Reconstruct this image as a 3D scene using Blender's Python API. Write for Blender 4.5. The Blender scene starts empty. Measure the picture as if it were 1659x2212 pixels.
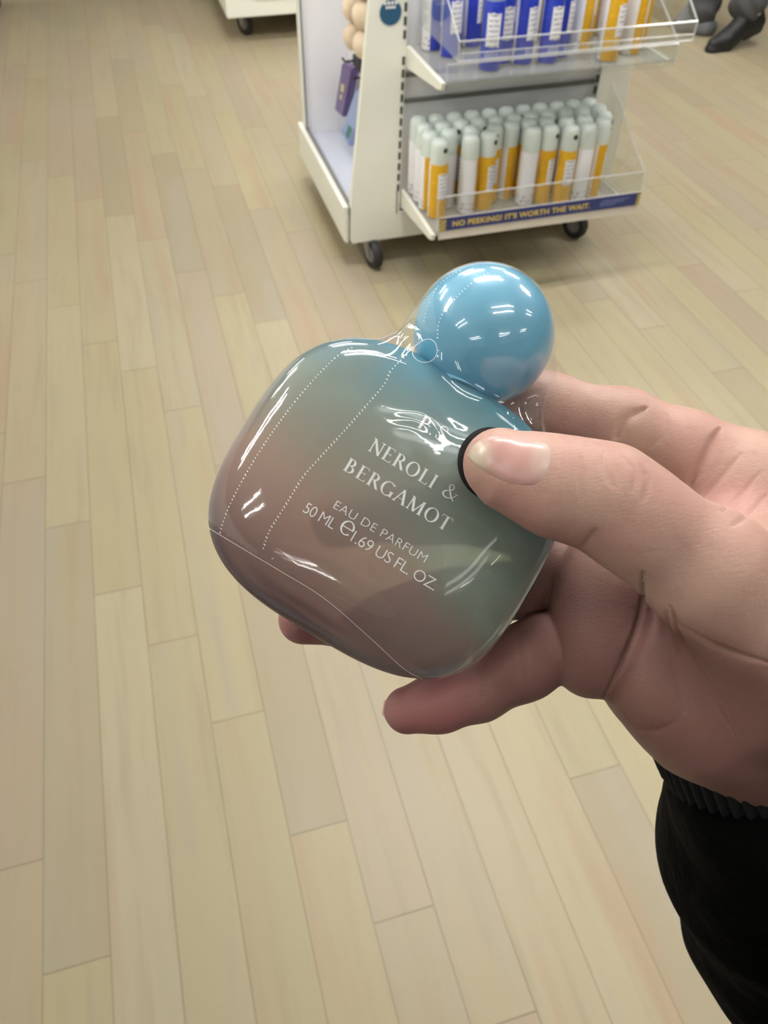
import bpy, bmesh, math, random
import numpy as np
from mathutils import Vector, Matrix
from mathutils.bvhtree import BVHTree

random.seed(4)
RNG = np.random.RandomState(7)
scene = bpy.context.scene
COL = scene.collection

# ------------------------------------------------------------------ camera
IW, IH, FPX = 1659.0, 2212.0, 1714.8
PITCH, ROLL, YAW = 0.81824344, -0.0100812, 0.28648487
CAM = np.array([0.0, 0.0, 1.45])
def cam_basis():
    cy, sy = math.cos(YAW), math.sin(YAW)
    fw = np.array([sy*math.cos(PITCH), cy*math.cos(PITCH), -math.sin(PITCH)])
    r0 = np.array([cy, -sy, 0.0]); d0 = np.cross(fw, r0)
    r = math.cos(ROLL)*r0 + math.sin(ROLL)*d0
    d = -math.sin(ROLL)*r0 + math.cos(ROLL)*d0
    return r, d, fw
CR, CD, CF = cam_basis()
cam = bpy.data.cameras.new('camera')
cam_o = bpy.data.objects.new('camera', cam); COL.objects.link(cam_o)
M = Matrix.Identity(4)
for i in range(3):
    M[i][0] = CR[i]; M[i][1] = -CD[i]; M[i][2] = -CF[i]; M[i][3] = CAM[i]
cam_o.matrix_world = M
cam.sensor_fit = 'VERTICAL'; cam.sensor_height = 36.0
cam.lens = FPX/IH*36.0
cam.clip_start = 0.01; cam.clip_end = 60
cam.dof.use_dof = True; cam.dof.focus_distance = 0.188; cam.dof.aperture_fstop = 36
scene.camera = cam_o

# ------------------------------------------------------------------ world, exposure
scene.view_settings.view_transform = 'Standard'
scene.view_settings.look = 'None'
scene.view_settings.exposure = 0.0
scene.view_settings.gamma = 1.0
scene.view_settings.use_curve_mapping = False
world = bpy.data.worlds.new('store_surroundings'); scene.world = world
world.use_nodes = True
bg = world.node_tree.nodes['Background']
bg.inputs[0].default_value = (0.93, 0.97, 1.0, 1); bg.inputs[1].default_value = 0.05
TUBE_POWER = 60.0
ROW_POWER = {-2.4: 0.26, -.42: 0.32, 1.6: 1.33, 3.7: 0.85, 5.8: 0.6}     # tube output made uneven row by row to shape the floor's brightness
scene.cycles.use_denoising = True
scene.cycles.max_bounces = 10; scene.cycles.transparent_max_bounces = 24
scene.cycles.caustics_reflective = False; scene.cycles.caustics_refractive = False
scene.cycles.sample_clamp_indirect = 6.0

# ------------------------------------------------------------------ helpers
def ray(px, py):
    return CF*FPX + CR*(px-IW/2) + CD*(py-IH/2)
def cam_mm(px, py, dep):                # pixel + depth (mm) -> point in the camera's axes, mm
    return np.array([(px-IW/2)/FPX*dep, (py-IH/2)/FPX*dep, dep])
def c2w(P):                             # camera axes (mm) -> world (m)
    P = np.asarray(P, float)/1000.0
    return CAM + P[..., 0:1]*CR + P[..., 1:2]*CD + P[..., 2:3]*CF
def w2c(P):
    q = np.asarray(P, float)-CAM
    return np.stack([q@CR, q@CD, q@CF], -1)*1000.0

def link(o, parent=None):
    COL.objects.link(o)
    if parent is not None: o.parent = parent
    return o
def root_of(o):
    while o.parent is not None: o = o.parent
    return o
def tag(o, label=None, cat=None, group=None, kind=None):
    if label: o['label'] = label
    if cat: o['category'] = cat
    if group: o['group'] = group
    if kind: o['kind'] = kind
    return o
def empty(name, loc, label=None, cat=None, group=None):
    o = bpy.data.objects.new(name, None); o.location = Vector(loc)
    o.empty_display_size = 0.02
    link(o); tag(o, label, cat, group); return o
def mesh_obj(name, V, F, mat, parent=None, smooth=True, loc=None):
    """V in world metres; the object's origin goes to its root's place."""
    V = np.asarray(V, float)
    off = np.zeros(3)
    if parent is not None:
        off = np.array(root_of(parent).location)
    elif loc is not None:
        off = np.asarray(loc, float)
    me = bpy.data.meshes.new(name)
    me.from_pydata((V-off).tolist(), [], [list(map(int, f)) for f in F])
    me.update()
    if smooth: me.polygons.foreach_set('use_smooth', [True]*len(me.polygons))
    if mat: me.materials.append(mat)
    o = bpy.data.objects.new(name, me)
    if parent is None and loc is not None: o.location = Vector(loc)
    return link(o, parent)
class MB:
    """collects primitives into one mesh"""
    def __init__(s): s.bm = bmesh.new()
    def box(s, x0, x1, y0, y1, z0, z1, bev=0.0):
        b = bmesh.new()
        vs = [b.verts.new((x, y, z)) for x in (x0, x1) for y in (y0, y1) for z in (z0, z1)]
        for f in ((0,1,3,2),(4,6,7,5),(0,4,5,1),(2,3,7,6),(0,2,6,4),(1,5,7,3)): b.faces.new([vs[i] for i in f])
        if bev: bmesh.ops.bevel(b, geom=list(b.edges), offset=bev, segments=2, affect='EDGES', profile=0.5)
        s._add(b); return s
    def prism(s, pts, axis, a0, a1, bev=0.0):
        """polygon pts (2D) extruded along axis; the 2D axes are the other two in order"""
        b = bmesh.new()
        def mk(p, a):
            q = list(p); q.insert(axis, a); return b.verts.new(q)
        A = [mk(p, a0) for p in pts]; B = [mk(p, a1) for p in pts]
        n = len(pts)
        b.faces.new(A[::-1]); b.faces.new(B)
        for i in range(n): b.faces.new([A[i], A[(i+1) % n], B[(i+1) % n], B[i]])
        bmesh.ops.recalc_face_normals(b, faces=b.faces)
        if bev: bmesh.ops.bevel(b, geom=list(b.edges), offset=bev, segments=2, affect='EDGES', profile=0.5)
        s._add(b); return s
    def tube(s, pts, r, n=10, closed=False, cap=True):
        pts = [Vector(p) for p in pts]; rings = []
        m = len(pts)
        for i, p in enumerate(pts):
            a = pts[(i-1) % m] if (closed or i > 0) else p
            c = pts[(i+1) % m] if (closed or i < m-1) else p
            t = (c-a).normalized()
            u = t.orthogonal().normalized() if not rings else None
            if u is None:
                u = (pu - t*pu.dot(t)).normalized()
            pu = u; w = t.cross(u)
            rr = r[i] if hasattr(r, '__len__') else r
            rings.append([s.bm.verts.new(p + (u*math.cos(k*2*math.pi/n)+w*math.sin(k*2*math.pi/n))*rr) for k in range(n)])
        for i in range(m if closed else m-1):
            A, B = rings[i], rings[(i+1) % m]
            for k in range(n): s.bm.faces.new([A[k], A[(k+1) % n], B[(k+1) % n], B[k]])
        if cap and not closed:
            s.bm.faces.new(rings[0][::-1]); s.bm.faces.new(rings[-1])
        return s
    def lathe(s, prof, c=(0, 0, 0), axis='z', n=32):
        rings = []
        for r, z in prof:
            ring = []
            for k in range(n):
                a = 2*math.pi*k/n; x, y = r*math.cos(a), r*math.sin(a)
                q = {'z': (x, y, z), 'x': (z, x, y), 'y': (y, z, x)}[axis]
                ring.append(s.bm.verts.new((c[0]+q[0], c[1]+q[1], c[2]+q[2])))
            rings.append(ring)
        for A, B in zip(rings[:-1], rings[1:]):
            for k in range(n): s.bm.faces.new([A[k], A[(k+1) % n], B[(k+1) % n], B[k]])
        if prof[0][0] > 1e-6: s.bm.faces.new(rings[0][::-1])
        if prof[-1][0] > 1e-6: s.bm.faces.new(rings[-1])
        return s
    def sphere(s, c, r, sc=(1, 1, 1), u=20, v=14):
        b = bmesh.new(); bmesh.ops.create_uvsphere(b, u_segments=u, v_segments=v, radius=1)
        for q in b.verts: q.co = Vector((c[0]+q.co.x*r*sc[0], c[1]+q.co.y*r*sc[1], c[2]+q.co.z*r*sc[2]))
        s._add(b); return s
    def _add(s, b):
        m = {}
        for v in b.verts: m[v] = s.bm.verts.new(v.co)
        for f in b.faces:
            try: s.bm.faces.new([m[v] for v in f.verts])
            except ValueError: pass
        b.free()
    def build(s, name, mat, parent=None, smooth=False, loc=None, local=False, M=None):
        bmesh.ops.remove_doubles(s.bm, verts=s.bm.verts, dist=1e-7)
        bmesh.ops.recalc_face_normals(s.bm, faces=s.bm.faces)
        if M is not None: bmesh.ops.transform(s.bm, matrix=M, verts=s.bm.verts)
        off = Vector((0, 0, 0))
        if not local:
            if parent is not None: off = root_of(parent).location.copy()
            elif loc is not None: off = Vector(loc)
        for v in s.bm.verts: v.co -= off
        me = bpy.data.meshes.new(name); s.bm.to_mesh(me); s.bm.free()
        if smooth:
            me.polygons.foreach_set('use_smooth', [True]*len(me.polygons))
        if mat: me.materials.append(mat)
        o = bpy.data.objects.new(name, me)
        if parent is None and loc is not None: o.location = Vector(loc)
        link(o, parent)
        if smooth:
            try: me.set_sharp_from_angle(angle=math.radians(40))
            except Exception: pass
        return o

# ------------------------------------------------------------------ node helpers
class NT:
    def __init__(s, name):
        s.m = bpy.data.materials.new(name); s.m.use_nodes = True
        s.t = s.m.node_tree; s.t.nodes.clear()
        s.out = s.t.nodes.new('ShaderNodeOutputMaterial')
    def n(s, typ, **kw):
        q = s.t.nodes.new(typ)
        for k, v in kw.items(): setattr(q, k, v)
        return q
    def l(s, a, b): s.t.links.new(a, b)
    def val(s, sock, v):
        if hasattr(v, 'is_linked') or isinstance(v, bpy.types.NodeSocket): s.l(v, sock)
        else: sock.default_value = v
    def math(s, op, a, b=None, c=None, clamp=False):
        q = s.n('ShaderNodeMath', operation=op, use_clamp=clamp)
        s.val(q.inputs[0], a)
        if b is not None: s.val(q.inputs[1], b)
        if c is not None: s.val(q.inputs[2], c)
        return q.outputs[0]
    def mix(s, f, a, b):
        q = s.n('ShaderNodeMix', data_type='RGBA')
        s.val(q.inputs['Factor'], f)
        s.val(q.inputs[6], a if isinstance(a, bpy.types.NodeSocket) else (*a[:3], 1))
        s.val(q.inputs[7], b if isinstance(b, bpy.types.NodeSocket) else (*b[:3], 1))
        return q.outputs[2]
    def coord(s, which='Object'):
        return s.n('ShaderNodeTexCoord').outputs[which]
    def xyz(s, v):
        q = s.n('ShaderNodeSeparateXYZ'); s.l(v, q.inputs[0]); return q.outputs
    def comb(s, x, y, z):
        q = s.n('ShaderNodeCombineXYZ')
        for i, v in enumerate((x, y, z)): s.val(q.inputs[i], v)
        return q.outputs[0]
    def noise(s, vec, scale, detail=3.0, rough=0.5):
        q = s.n('ShaderNodeTexNoise'); s.l(vec, q.inputs['Vector'])
        q.inputs['Scale'].default_value = scale; q.inputs['Detail'].default_value = detail
        q.inputs['Roughness'].default_value = rough
        return q.outputs['Fac']
    def ramp(s, f, stops):
        q = s.n('ShaderNodeValToRGB'); s.l(f, q.inputs[0])
        e = q.color_ramp.elements
        while len(e) < len(stops): e.new(0.5)
        for el, (p, c) in zip(e, stops): el.position = p; el.color = (*c[:3], 1)
        return q.outputs[0]
    def smooth(s, x, a, b):
        q = s.n('ShaderNodeMapRange', interpolation_type='SMOOTHSTEP')
        s.val(q.inputs[0], x); q.inputs[1].default_value = a; q.inputs[2].default_value = b
        return q.outputs[0]
    def bump(s, h, strength, dist):
        q = s.n('ShaderNodeBump'); s.l(h, q.inputs['Height'])
        q.inputs['Strength'].default_value = strength; q.inputs['Distance'].default_value = dist
        return q.outputs[0]
    def principled(s, color, rough=0.5, **kw):
        b = s.n('ShaderNodeBsdfPrincipled')
        s.val(b.inputs['Base Color'], color if isinstance(color, bpy.types.NodeSocket) else (*color[:3], 1))
        s.val(b.inputs['Roughness'], rough)
        for k, v in kw.items(): s.val(b.inputs[k], v)
        s.l(b.outputs[0], s.out.inputs[0]); return b

ALB = 0.66
def srgb(r, g, b):
    f = lambda c: (c/255/12.92) if c <= 10.3 else ((c/255+0.055)/1.055)**2.4
    return (f(r)*ALB, f(g)*ALB, f(b)*ALB)
def srgb1(r, g, b): return tuple(x/ALB for x in srgb(r, g, b))
def simple(name, c, rough=0.5, var=0.06, scale=30.0, **kw):
    t = NT(name); v = t.noise(t.coord(), scale, 2)
    lo = tuple(x*(1-var) for x in c); hi = tuple(min(1, x*(1+var)) for x in c)
    t.principled(t.mix(v, lo, hi), rough, **kw); return t.m
def clear(name, tint=(1, 1, 1), rough=0.02, ior=1.45, gain=1.0, base=0.0, haze=0.0, bumpscale=None, bumpdist=0.0003):
    """thin clear plastic: see-through, with Fresnel gloss"""
    t = NT(name)
    tr = t.n('ShaderNodeBsdfTransparent'); tr.inputs[0].default_value = (*tint, 1)
    gl = t.n('ShaderNodeBsdfGlossy'); gl.inputs['Roughness'].default_value = rough
    gl.inputs['Color'].default_value = (1, 1, 1, 1)
    fr = t.n('ShaderNodeFresnel')
    # a thin sheet reflects the same from both sides
    bf = t.n('ShaderNodeNewGeometry').outputs['Backfacing']
    t.l(t.math('MULTIPLY_ADD', bf, 1/ior-ior, ior), fr.inputs['IOR'])
    if bumpscale:
        nrm = t.bump(t.noise(t.coord(), bumpscale, 3, .55), 1.0, bumpdist)
        t.l(nrm, gl.inputs['Normal']); t.l(nrm, fr.inputs['Normal'])
    f = t.math('MULTIPLY_ADD', fr.outputs[0], gain, base, clamp=True)
    mx = t.n('ShaderNodeMixShader'); t.l(f, mx.inputs[0]); t.l(tr.outputs[0], mx.inputs[1]); t.l(gl.outputs[0], mx.inputs[2])
    last = mx.outputs[0]
    if haze > 0:
        df = t.n('ShaderNodeBsdfDiffuse'); df.inputs[0].default_value = (.85, .86, .88, 1)
        m2 = t.n('ShaderNodeMixShader'); m2.inputs[0].default_value = haze
        t.l(last, m2.inputs[1]); t.l(df.outputs[0], m2.inputs[2]); last = m2.outputs[0]
    t.l(last, t.out.inputs[0]); return t.m

# ------------------------------------------------------------------ signed distance modelling
class Field:
    def __init__(s, lo, hi, h):
        s.lo = np.asarray(lo, float); s.h = h
        s.n = np.ceil((np.asarray(hi, float)-s.lo)/h).astype(int)+1
        s.ax = [s.lo[i]+h*np.arange(s.n[i]) for i in range(3)]
    def new(s): return np.full(s.n, 1e3, np.float32)
    def sub(s, lo, hi):
        a = np.clip(np.floor((np.asarray(lo)-s.lo)/s.h).astype(int), 0, s.n)
        b = np.clip(np.ceil((np.asarray(hi)-s.lo)/s.h).astype(int)+1, 0, s.n)
        sl = tuple(slice(a[i], b[i]) for i in range(3))
        X = s.ax[0][sl[0]].astype(np.float32)[:, None, None]
        Y = s.ax[1][sl[1]].astype(np.float32)[None, :, None]
        Z = s.ax[2][sl[2]].astype(np.float32)[None, None, :]
        return sl, X, Y, Z
def smin(a, b, k):
    if k <= 0: return np.minimum(a, b)
    h = np.maximum(k-np.abs(a-b), 0)/k
    return np.minimum(a, b)-h*h*k*0.25
def add_cone(fl, F, a, ra, b, rb, k):
    a = np.asarray(a, float); b = np.asarray(b, float); m = k+3*fl.h+max(ra, rb)
    sl, X, Y, Z = fl.sub(np.minimum(a, b)-m, np.maximum(a, b)+m)
    ba = b-a; L2 = float(ba@ba)+1e-9
    px, py, pz = X-a[0], Y-a[1], Z-a[2]
    t = np.clip((px*ba[0]+py*ba[1]+pz*ba[2])/L2, 0, 1)
    d = np.sqrt((px-t*ba[0])**2+(py-t*ba[1])**2+(pz-t*ba[2])**2)-(ra+t*(rb-ra))
    F[sl] = smin(F[sl], d, k)
def add_ellipsoid(fl, F, c, rad, R, k):
    c = np.asarray(c, float); m = k+3*fl.h+max(rad)
    sl, X, Y, Z = fl.sub(c-m, c+m)
    px, py, pz = X-c[0], Y-c[1], Z-c[2]
    q = [(R[i][0]*px+R[i][1]*py+R[i][2]*pz) for i in range(3)]
    k0 = np.sqrt(sum((q[i]/rad[i])**2 for i in range(3)))
    k1 = np.sqrt(sum((q[i]/rad[i]**2)**2 for i in range(3)))
    d = k0*(k0-1)/np.maximum(k1, 1e-6)
    F[sl] = smin(F[sl], d, k)
def surface(fl, F):
    """surface nets"""
    S = F < 0
    n = np.array(F.shape)-1
    cnt = np.zeros(n, np.int8)
    for i in (0, 1):
        for j in (0, 1):
            for k in (0, 1):
                cnt += S[i:i+n[0], j:j+n[1], k:k+n[2]]
    act = (cnt > 0) & (cnt < 8)
    I = np.argwhere(act)
    idx = np.full(n, -1, np.int64); idx[act] = np.arange(len(I))
    acc = np.zeros((len(I), 3)); c = np.zeros(len(I))
    for ax in range(3):
        o = [x for x in range(3) if x != ax]
        for u in (0, 1):
            for v in (0, 1):
                A = I.copy(); A[:, o[0]] += u; A[:, o[1]] += v
                B = A.copy(); B[:, ax] += 1
                fa = F[tuple(A.T)]; fb = F[tuple(B.T)]
                m = (fa < 0) != (fb < 0)
                t = np.where(m, fa/np.where(m, fa-fb, 1), 0)
                P = A.astype(float); P[:, ax] += t
                acc[m] += P[m]; c[m] += 1
    V = fl.lo+fl.h*acc/c[:, None]
    faces = []
    for ax in range(3):
        o1, o2 = (ax+1) % 3, (ax+2) % 3
        sh = list(F.shape); sh[ax] -= 1
        a = [slice(None)]*3; b = [slice(None)]*3
        a[ax] = slice(0, -1); b[ax] = slice(1, None)
        ch = S[tuple(a)] != S[tuple(b)]
        E_ = np.argwhere(ch)
        ok = (E_[:, o1] > 0) & (E_[:, o2] > 0) & (E_[:, o1] < n[o1]) & (E_[:, o2] < n[o2])
        E_ = E_[ok]
        def cell(d1, d2):
            q = E_.copy(); q[:, o1] -= d1; q[:, o2] -= d2; return idx[tuple(q.T)]
        Q = np.stack([cell(1, 1), cell(0, 1), cell(0, 0), cell(1, 0)], 1)
        ins = S[tuple(E_.T)]
        Q[~ins] = Q[~ins][:, ::-1]
        faces.append(Q)
    Fc = np.concatenate(faces)
    Fc = Fc[(Fc >= 0).all(1)]
    return V, Fc
def relax(V, Fc, it, lam=0.5):
    E_ = np.concatenate([Fc[:, [0, 1]], Fc[:, [1, 2]], Fc[:, [2, 3]], Fc[:, [3, 0]]])
    E_ = np.concatenate([E_, E_[:, ::-1]])
    deg = np.bincount(E_[:, 0], minlength=len(V)).astype(float)
    deg[deg == 0] = 1
    for _ in range(it):
        A = np.stack([np.bincount(E_[:, 0], V[E_[:, 1], i], len(V)) for i in range(3)], 1)/deg[:, None]
        V = V+lam*(A-V)
    return V
def vnormals(V, Fc):
    N = np.cross(V[Fc[:, 2]]-V[Fc[:, 0]], V[Fc[:, 3]]-V[Fc[:, 1]])
    out = np.zeros_like(V)
    for i in range(4):
        for j in range(3): out[:, j] += np.bincount(Fc[:, i], N[:, j], len(V))
    return out/np.maximum(np.linalg.norm(out, axis=1, keepdims=True), 1e-12)
def seg_dist(V, A, B):
    ba = B-A; t = np.clip(((V-A)@ba)/(ba@ba+1e-12), 0, 1)
    return np.linalg.norm(V-A-t[:, None]*ba, axis=1), t
class Caster:
    def __init__(s, V, Fc):
        s.t = BVHTree.FromPolygons([Vector(v) for v in V], [tuple(map(int, f)) for f in Fc])
    def hit(s, px, py, off=0.0):
        d = Vector(ray(px, py)).normalized()
        p, n, i, dist = s.t.ray_cast(Vector(CAM), d)
        if p is None: return None
        if n.dot(d) > 0: n = -n
        return np.array(p+n*off), np.array(n)
def px_path(pts, step=4.0):
    """Catmull-Rom through pixel points"""
    P = [np.array(p, float) for p in pts]
    P = [2*P[0]-P[1]]+P+[2*P[-1]-P[-2]]
    out = []
    for i in range(1, len(P)-2):
        n = max(2, int(np.linalg.norm(P[i+1]-P[i])/step))
        for j in range(n):
            t = j/n; a, b, c, d = P[i-1:i+3]
            out.append(0.5*((2*b)+(-a+c)*t+(2*a-5*b+4*c-d)*t*t+(-a+3*b-3*c+d)*t**3))
    out.append(P[-2]); return out

# ================================================================== SETTING
# ---- floor: pale laminate planks running along Y
def floor_material():
    t = NT('pale_wood_laminate')
    X, Y, Z = t.xyz(t.coord())
    W_, L_ = 0.1068, 1.005
    u = t.math('DIVIDE', t.math('ADD', X, 0.429), W_)
    row = t.math('FLOOR', u); fu = t.math('FRACT', u)
    off = t.math('MULTIPLY_ADD', t.math('SUBTRACT', row, 2.0), -0.215, 0.001)
    jit = t.n('ShaderNodeTexWhiteNoise', noise_dimensions='1D'); t.l(row, jit.inputs['W'])
    off = t.math('ADD', off, t.math('MULTIPLY', jit.outputs[0], 0.06))
    v = t.math('DIVIDE', t.math('SUBTRACT', Y, off), L_)
    ix = t.math('FLOOR', v); fv = t.math('FRACT', v)
    wn = t.n('ShaderNodeTexWhiteNoise', noise_dimensions='2D')
    t.l(t.comb(row, ix, 0.0), wn.inputs['Vector'])
    base = t.ramp(wn.outputs['Value'], [(0.0, srgb(200, 188, 154)), (0.2, srgb(208, 195, 162)), (0.4, srgb(200, 182, 158)),
                                        (0.6, srgb(206, 193, 156)), (0.8, srgb(192, 178, 150)), (1.0, srgb(210, 198, 168))])
    # grain: long streaks, shifted per plank
    sv = t.comb(t.math('MULTIPLY_ADD', X, 34.0, t.math('MULTIPLY', wn.outputs['Value'], 50.0)), t.math('MULTIPLY', Y, 2.2), t.math('MULTIPLY', row, 3.1))
    g1 = t.noise(sv, 1.0, 4, 0.6)
    sv2 = t.comb(t.math('MULTIPLY_ADD', X, 12.0, t.math('MULTIPLY', wn.outputs['Value'], 31.0)), t.math('MULTIPLY', Y, 1.1), t.math('MULTIPLY', row, 1.7))
    g2 = t.noise(sv2, 1.0, 3, 0.5)
    g3 = t.noise(t.coord(), 240.0, 2, 0.5)
    c = t.mix(t.math('MULTIPLY', t.smooth(g1, 0.48, 0.78), .7), base, srgb(190, 177, 146))
    pk = t.math('MULTIPLY', t.smooth(g2, 0.52, 0.74), 0.55)
    c = t.mix(pk, c, srgb(200, 170, 142))
    c = t.mix(t.math('MULTIPLY', t.smooth(g2, 0.46, 0.30), 0.5), c, srgb(196, 186, 168))
    c = t.mix(t.math('MULTIPLY', g3, 0.10), c, srgb(150, 136, 104))
    # seams
    e1 = t.math('MINIMUM', fu, t.math('SUBTRACT', 1.0, fu))
    s1 = t.math('SUBTRACT', 1.0, t.smooth(e1, 0.006, 0.020))
    e2 = t.math('MULTIPLY', t.math('MINIMUM', fv, t.math('SUBTRACT', 1.0, fv)), L_/W_)
    s2 = t.math('SUBTRACT', 1.0, t.smooth(e2, 0.006, 0.020))
    wear = t.math('MULTIPLY_ADD', t.noise(t.coord(), 7.0, 3), 0.7, 0.15)
    s = t.math('MULTIPLY', t.math('MAXIMUM', t.math('MULTIPLY', s1, 0.75), s2), wear)
    c = t.mix(s, c, srgb(120, 106, 86))
    # small scuffs
    sp = t.n('ShaderNodeTexVoronoi'); t.l(t.coord(), sp.inputs['Vector']); sp.inputs['Scale'].default_value = 1.7
    dot = t.math('SUBTRACT', 1.0, t.smooth(sp.outputs['Distance'], 0.006, 0.013))
    c = t.mix(t.math('MULTIPLY', dot, 0.6), c, srgb(110, 100, 80))
    b = t.principled(c, 0.42)
    b.inputs['Specular IOR Level'].default_value = 0.35
    t.l(t.bump(t.math('SUBTRACT', g1, t.math('MULTIPLY', s, 1.2)), 0.25, 0.0006), b.inputs['Normal'])
    return t.m
f = MB(); f.box(-7, 9, -5, 11, -0.05, 0.0)
tag(f.build('floor', floor_material()), 'pale wood laminate plank floor', None, None, 'structure')
m_ceil = simple('white_ceiling_tile', (.70, .70, .68), 0.9, 0.03, 4)
f = MB(); f.box(-7, 9, -5, 11, 3.06, 3.12)
tag(f.build('ceiling', m_ceil), 'white ceiling with twin tube lights', None, None, 'structure')

# ---- twin-tube ceiling lights (their streaks show in the glossy bottle)
m_tubes = {}
for yy, pw in ROW_POWER.items():
    t = NT('lamp_tube'); em = t.n('ShaderNodeEmission')
    em.inputs[0].default_value = (1.0, 0.985, 0.95, 1); em.inputs[1].default_value = TUBE_POWER*pw
    t.l(em.outputs[0], t.out.inputs[0]); m_tubes[yy] = t.m
m_house = simple('white_enamel', (.82, .82, .82), 0.35, 0.02)
def ceiling_light(m_tube):
    r = empty('ceiling_light', (0, 0, 3.0), 'white twin tube light fitting on the ceiling above the shop floor', 'ceiling light', 'twin tube ceiling lights')
    h = MB(); h.box(-.62, .62, -.29, .29, .035, .06, .004)
    h.box(-.62, .62, -.29, -.275, .0, .035); h.box(-.62, .62, .275, .29, .0, .035)
    h.build('housing', m_house, r, local=True)
    for sy in (-.15, .15):
        q = MB(); q.tube([(-.58, sy, .018), (.58, sy, .018)], .034, 12)
        q.build('tube', m_tube, r, smooth=True, local=True)
    return r
def copy_tree(o, parent=None):
    c = o.copy(); COL.objects.link(c)
    if parent is not None: c.parent = parent
    for ch in list(o.children): copy_tree(ch, c)
    return c
for y in ROW_POWER:
    proto = None
    for x in (-2.0, 0.68, 3.25):
        if proto is None: o = proto = ceiling_light(m_tubes[y])
        else: o = copy_tree(proto)
        o.location = (x, y, 3.0)

# ================================================================== DISPLAY TROLLEY
m_white = simple('white_powder_coat', srgb1(236, 236, 226), 0.45, 0.02, 9)
m_lilac = simple('pale_lilac_panel', srgb1(240, 240, 244), 0.5, 0.03, 6)
m_deck = simple('pale_deck_sheet', srgb1(214, 218, 232), 0.4, 0.03, 6)
m_line = simple('grey_trim', srgb1(120, 118, 114), 0.5)
m_slot = simple('dark_slot', srgb1(58, 56, 48), 0.6)
m_rubber = simple('black_rubber', srgb1(38, 38, 38), 0.6)
m_steel = simple('castor_steel', srgb1(160, 160, 162), 0.35, Metallic=0.7)
m_acr = clear('clear_acrylic', (.96, .97, .96), 0.03, 1.4, 0.8, 0.0, 0.03)
m_acr2 = clear('frosted_acrylic_shelf', (.88, .89, .88), 0.12, 1.4, 0.8, 0.02, 0.16)
m_edge = clear('polished_acrylic_edge', (.9, .92, .92), 0.1, 1.45, 1.0, 0.1, 0.45)
m_navy = simple('navy_print', srgb1(44, 54, 112), 0.5, 0.05)
m_gold = simple('gold_print', srgb1(214, 190, 92), 0.5)
m_pale = simple('pale_print', srgb1(110, 120, 170), 0.5)
m_teal = simple('dark_teal_sticker', srgb1(36, 84, 118), 0.4, 0.05)
m_wprint = simple('white_print', srgb1(235, 235, 232), 0.5)

TR = empty('display_trolley', (1.07, 2.85, 0.0), 'white wheeled shop display trolley with two clear acrylic shelves of spray cans', 'display trolley')
YF = 2.454
# base tray
b = MB()
b.prism([(.578, .10), (1.55, .10), (1.55, .19), (.578, .19)], 1, YF+.004, 3.22)
b.build('base_cabinet', m_white, TR)
b = MB(); b.box(.574, .592, YF+.006, 3.2, .10, .225, .004)
b.build('base_rim', m_white, TR)
b = MB(); b.box(.592, .605, YF+.01, 3.135, .195, .224)
b.build('rim_trim', m_line, TR)
b = MB(); b.box(.605, .80, YF+.01, 3.135, .19, .205)
b.build('deck', m_deck, TR)
# uprights in front
b = MB()
b.prism([(.600, .098), (.760, .098), (1.548, .098), (1.548, .19), (.764, .19), (.792, 1.4), (.735, 1.4), (.660, .764), (.597, .222), (.592, .112)], 1, YF-.004, YF+.02)
b.build('front_frame', m_white, TR)
b = MB()
b.prism([(1.424, .19), (1.548, .19), (1.538, .56), (1.505, 1.4), (1.435, 1.4)], 1, YF-.004, YF+.02)
b.build('right_upright', m_white, TR)
b = MB(); b.prism([(.588, .10), (.5965, .10), (.6, .222), (.592, .222)], 1, YF-.002, YF+.004)
b.build('corner_trim', m_line, TR)
# slotted strips
for nm, fx in (('left', lambda z: .757+(z-.185)*.0235), ('right', lambda z: 1.419+(z-.5)*.02)):
    b = MB()
    for k in range(34):
        z = .262+.0345*k
        if .655 < z < .70 and nm == 'left': continue
        x = fx(z)
        b.prism([(x-.0045, z), (x+.0035, z), (x+.004, z+.022), (x-.004, z+.022)], 1, YF-.006, YF+.0)
    o = b.build('slotted_strip', m_slot, TR); o['kind'] = 'stuff'
b = MB(); b.box(.753, .757, YF-.006, YF, .185, .262); b.build('strip_gap', m_line, TR)
# back panel between the uprights with grooves
b = MB(); b.box(.765, 1.43, YF+.02, YF+.035, .19, 1.4); b.build('back_panel', m_lilac, TR)
for z in (.533, .607):
    b = MB(); b.prism([(.778, z-.006), (1.42, z-.004), (1.42, z+.008), (.778, z+.005)], 1, YF+.012, YF+.021); b.build('groove', m_line, TR)
# left bay: side wall and rear panel
b = MB(); b.box(.766, .780, YF+.035, 3.135, .19, 1.4); b.build('bay_wall', m_lilac, TR)
b = MB(); b.prism([(.596, .20), (.79, .20), (.79, 1.4), (.605, 1.4)], 1, 3.135, 3.15); b.build('rear_panel', m_lilac, TR)
b = MB(); b.prism([(.586, .20), (.592, .20), (.600, 1.4), (.594, 1.4)], 1, 3.12, 3.155); b.build('panel_edge', m_white, TR)
b = MB(); b.prism([(.592, .20), (.599, .20), (.607, 1.4), (.600, 1.4)], 1, 3.125, 3.152); b.build('panel_edge_trim', m_line, TR)
b = MB(); b.box(1.53, 1.548, YF+.02, 3.2, .19, 1.4); b.build('end_panel', m_white, TR)
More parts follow.
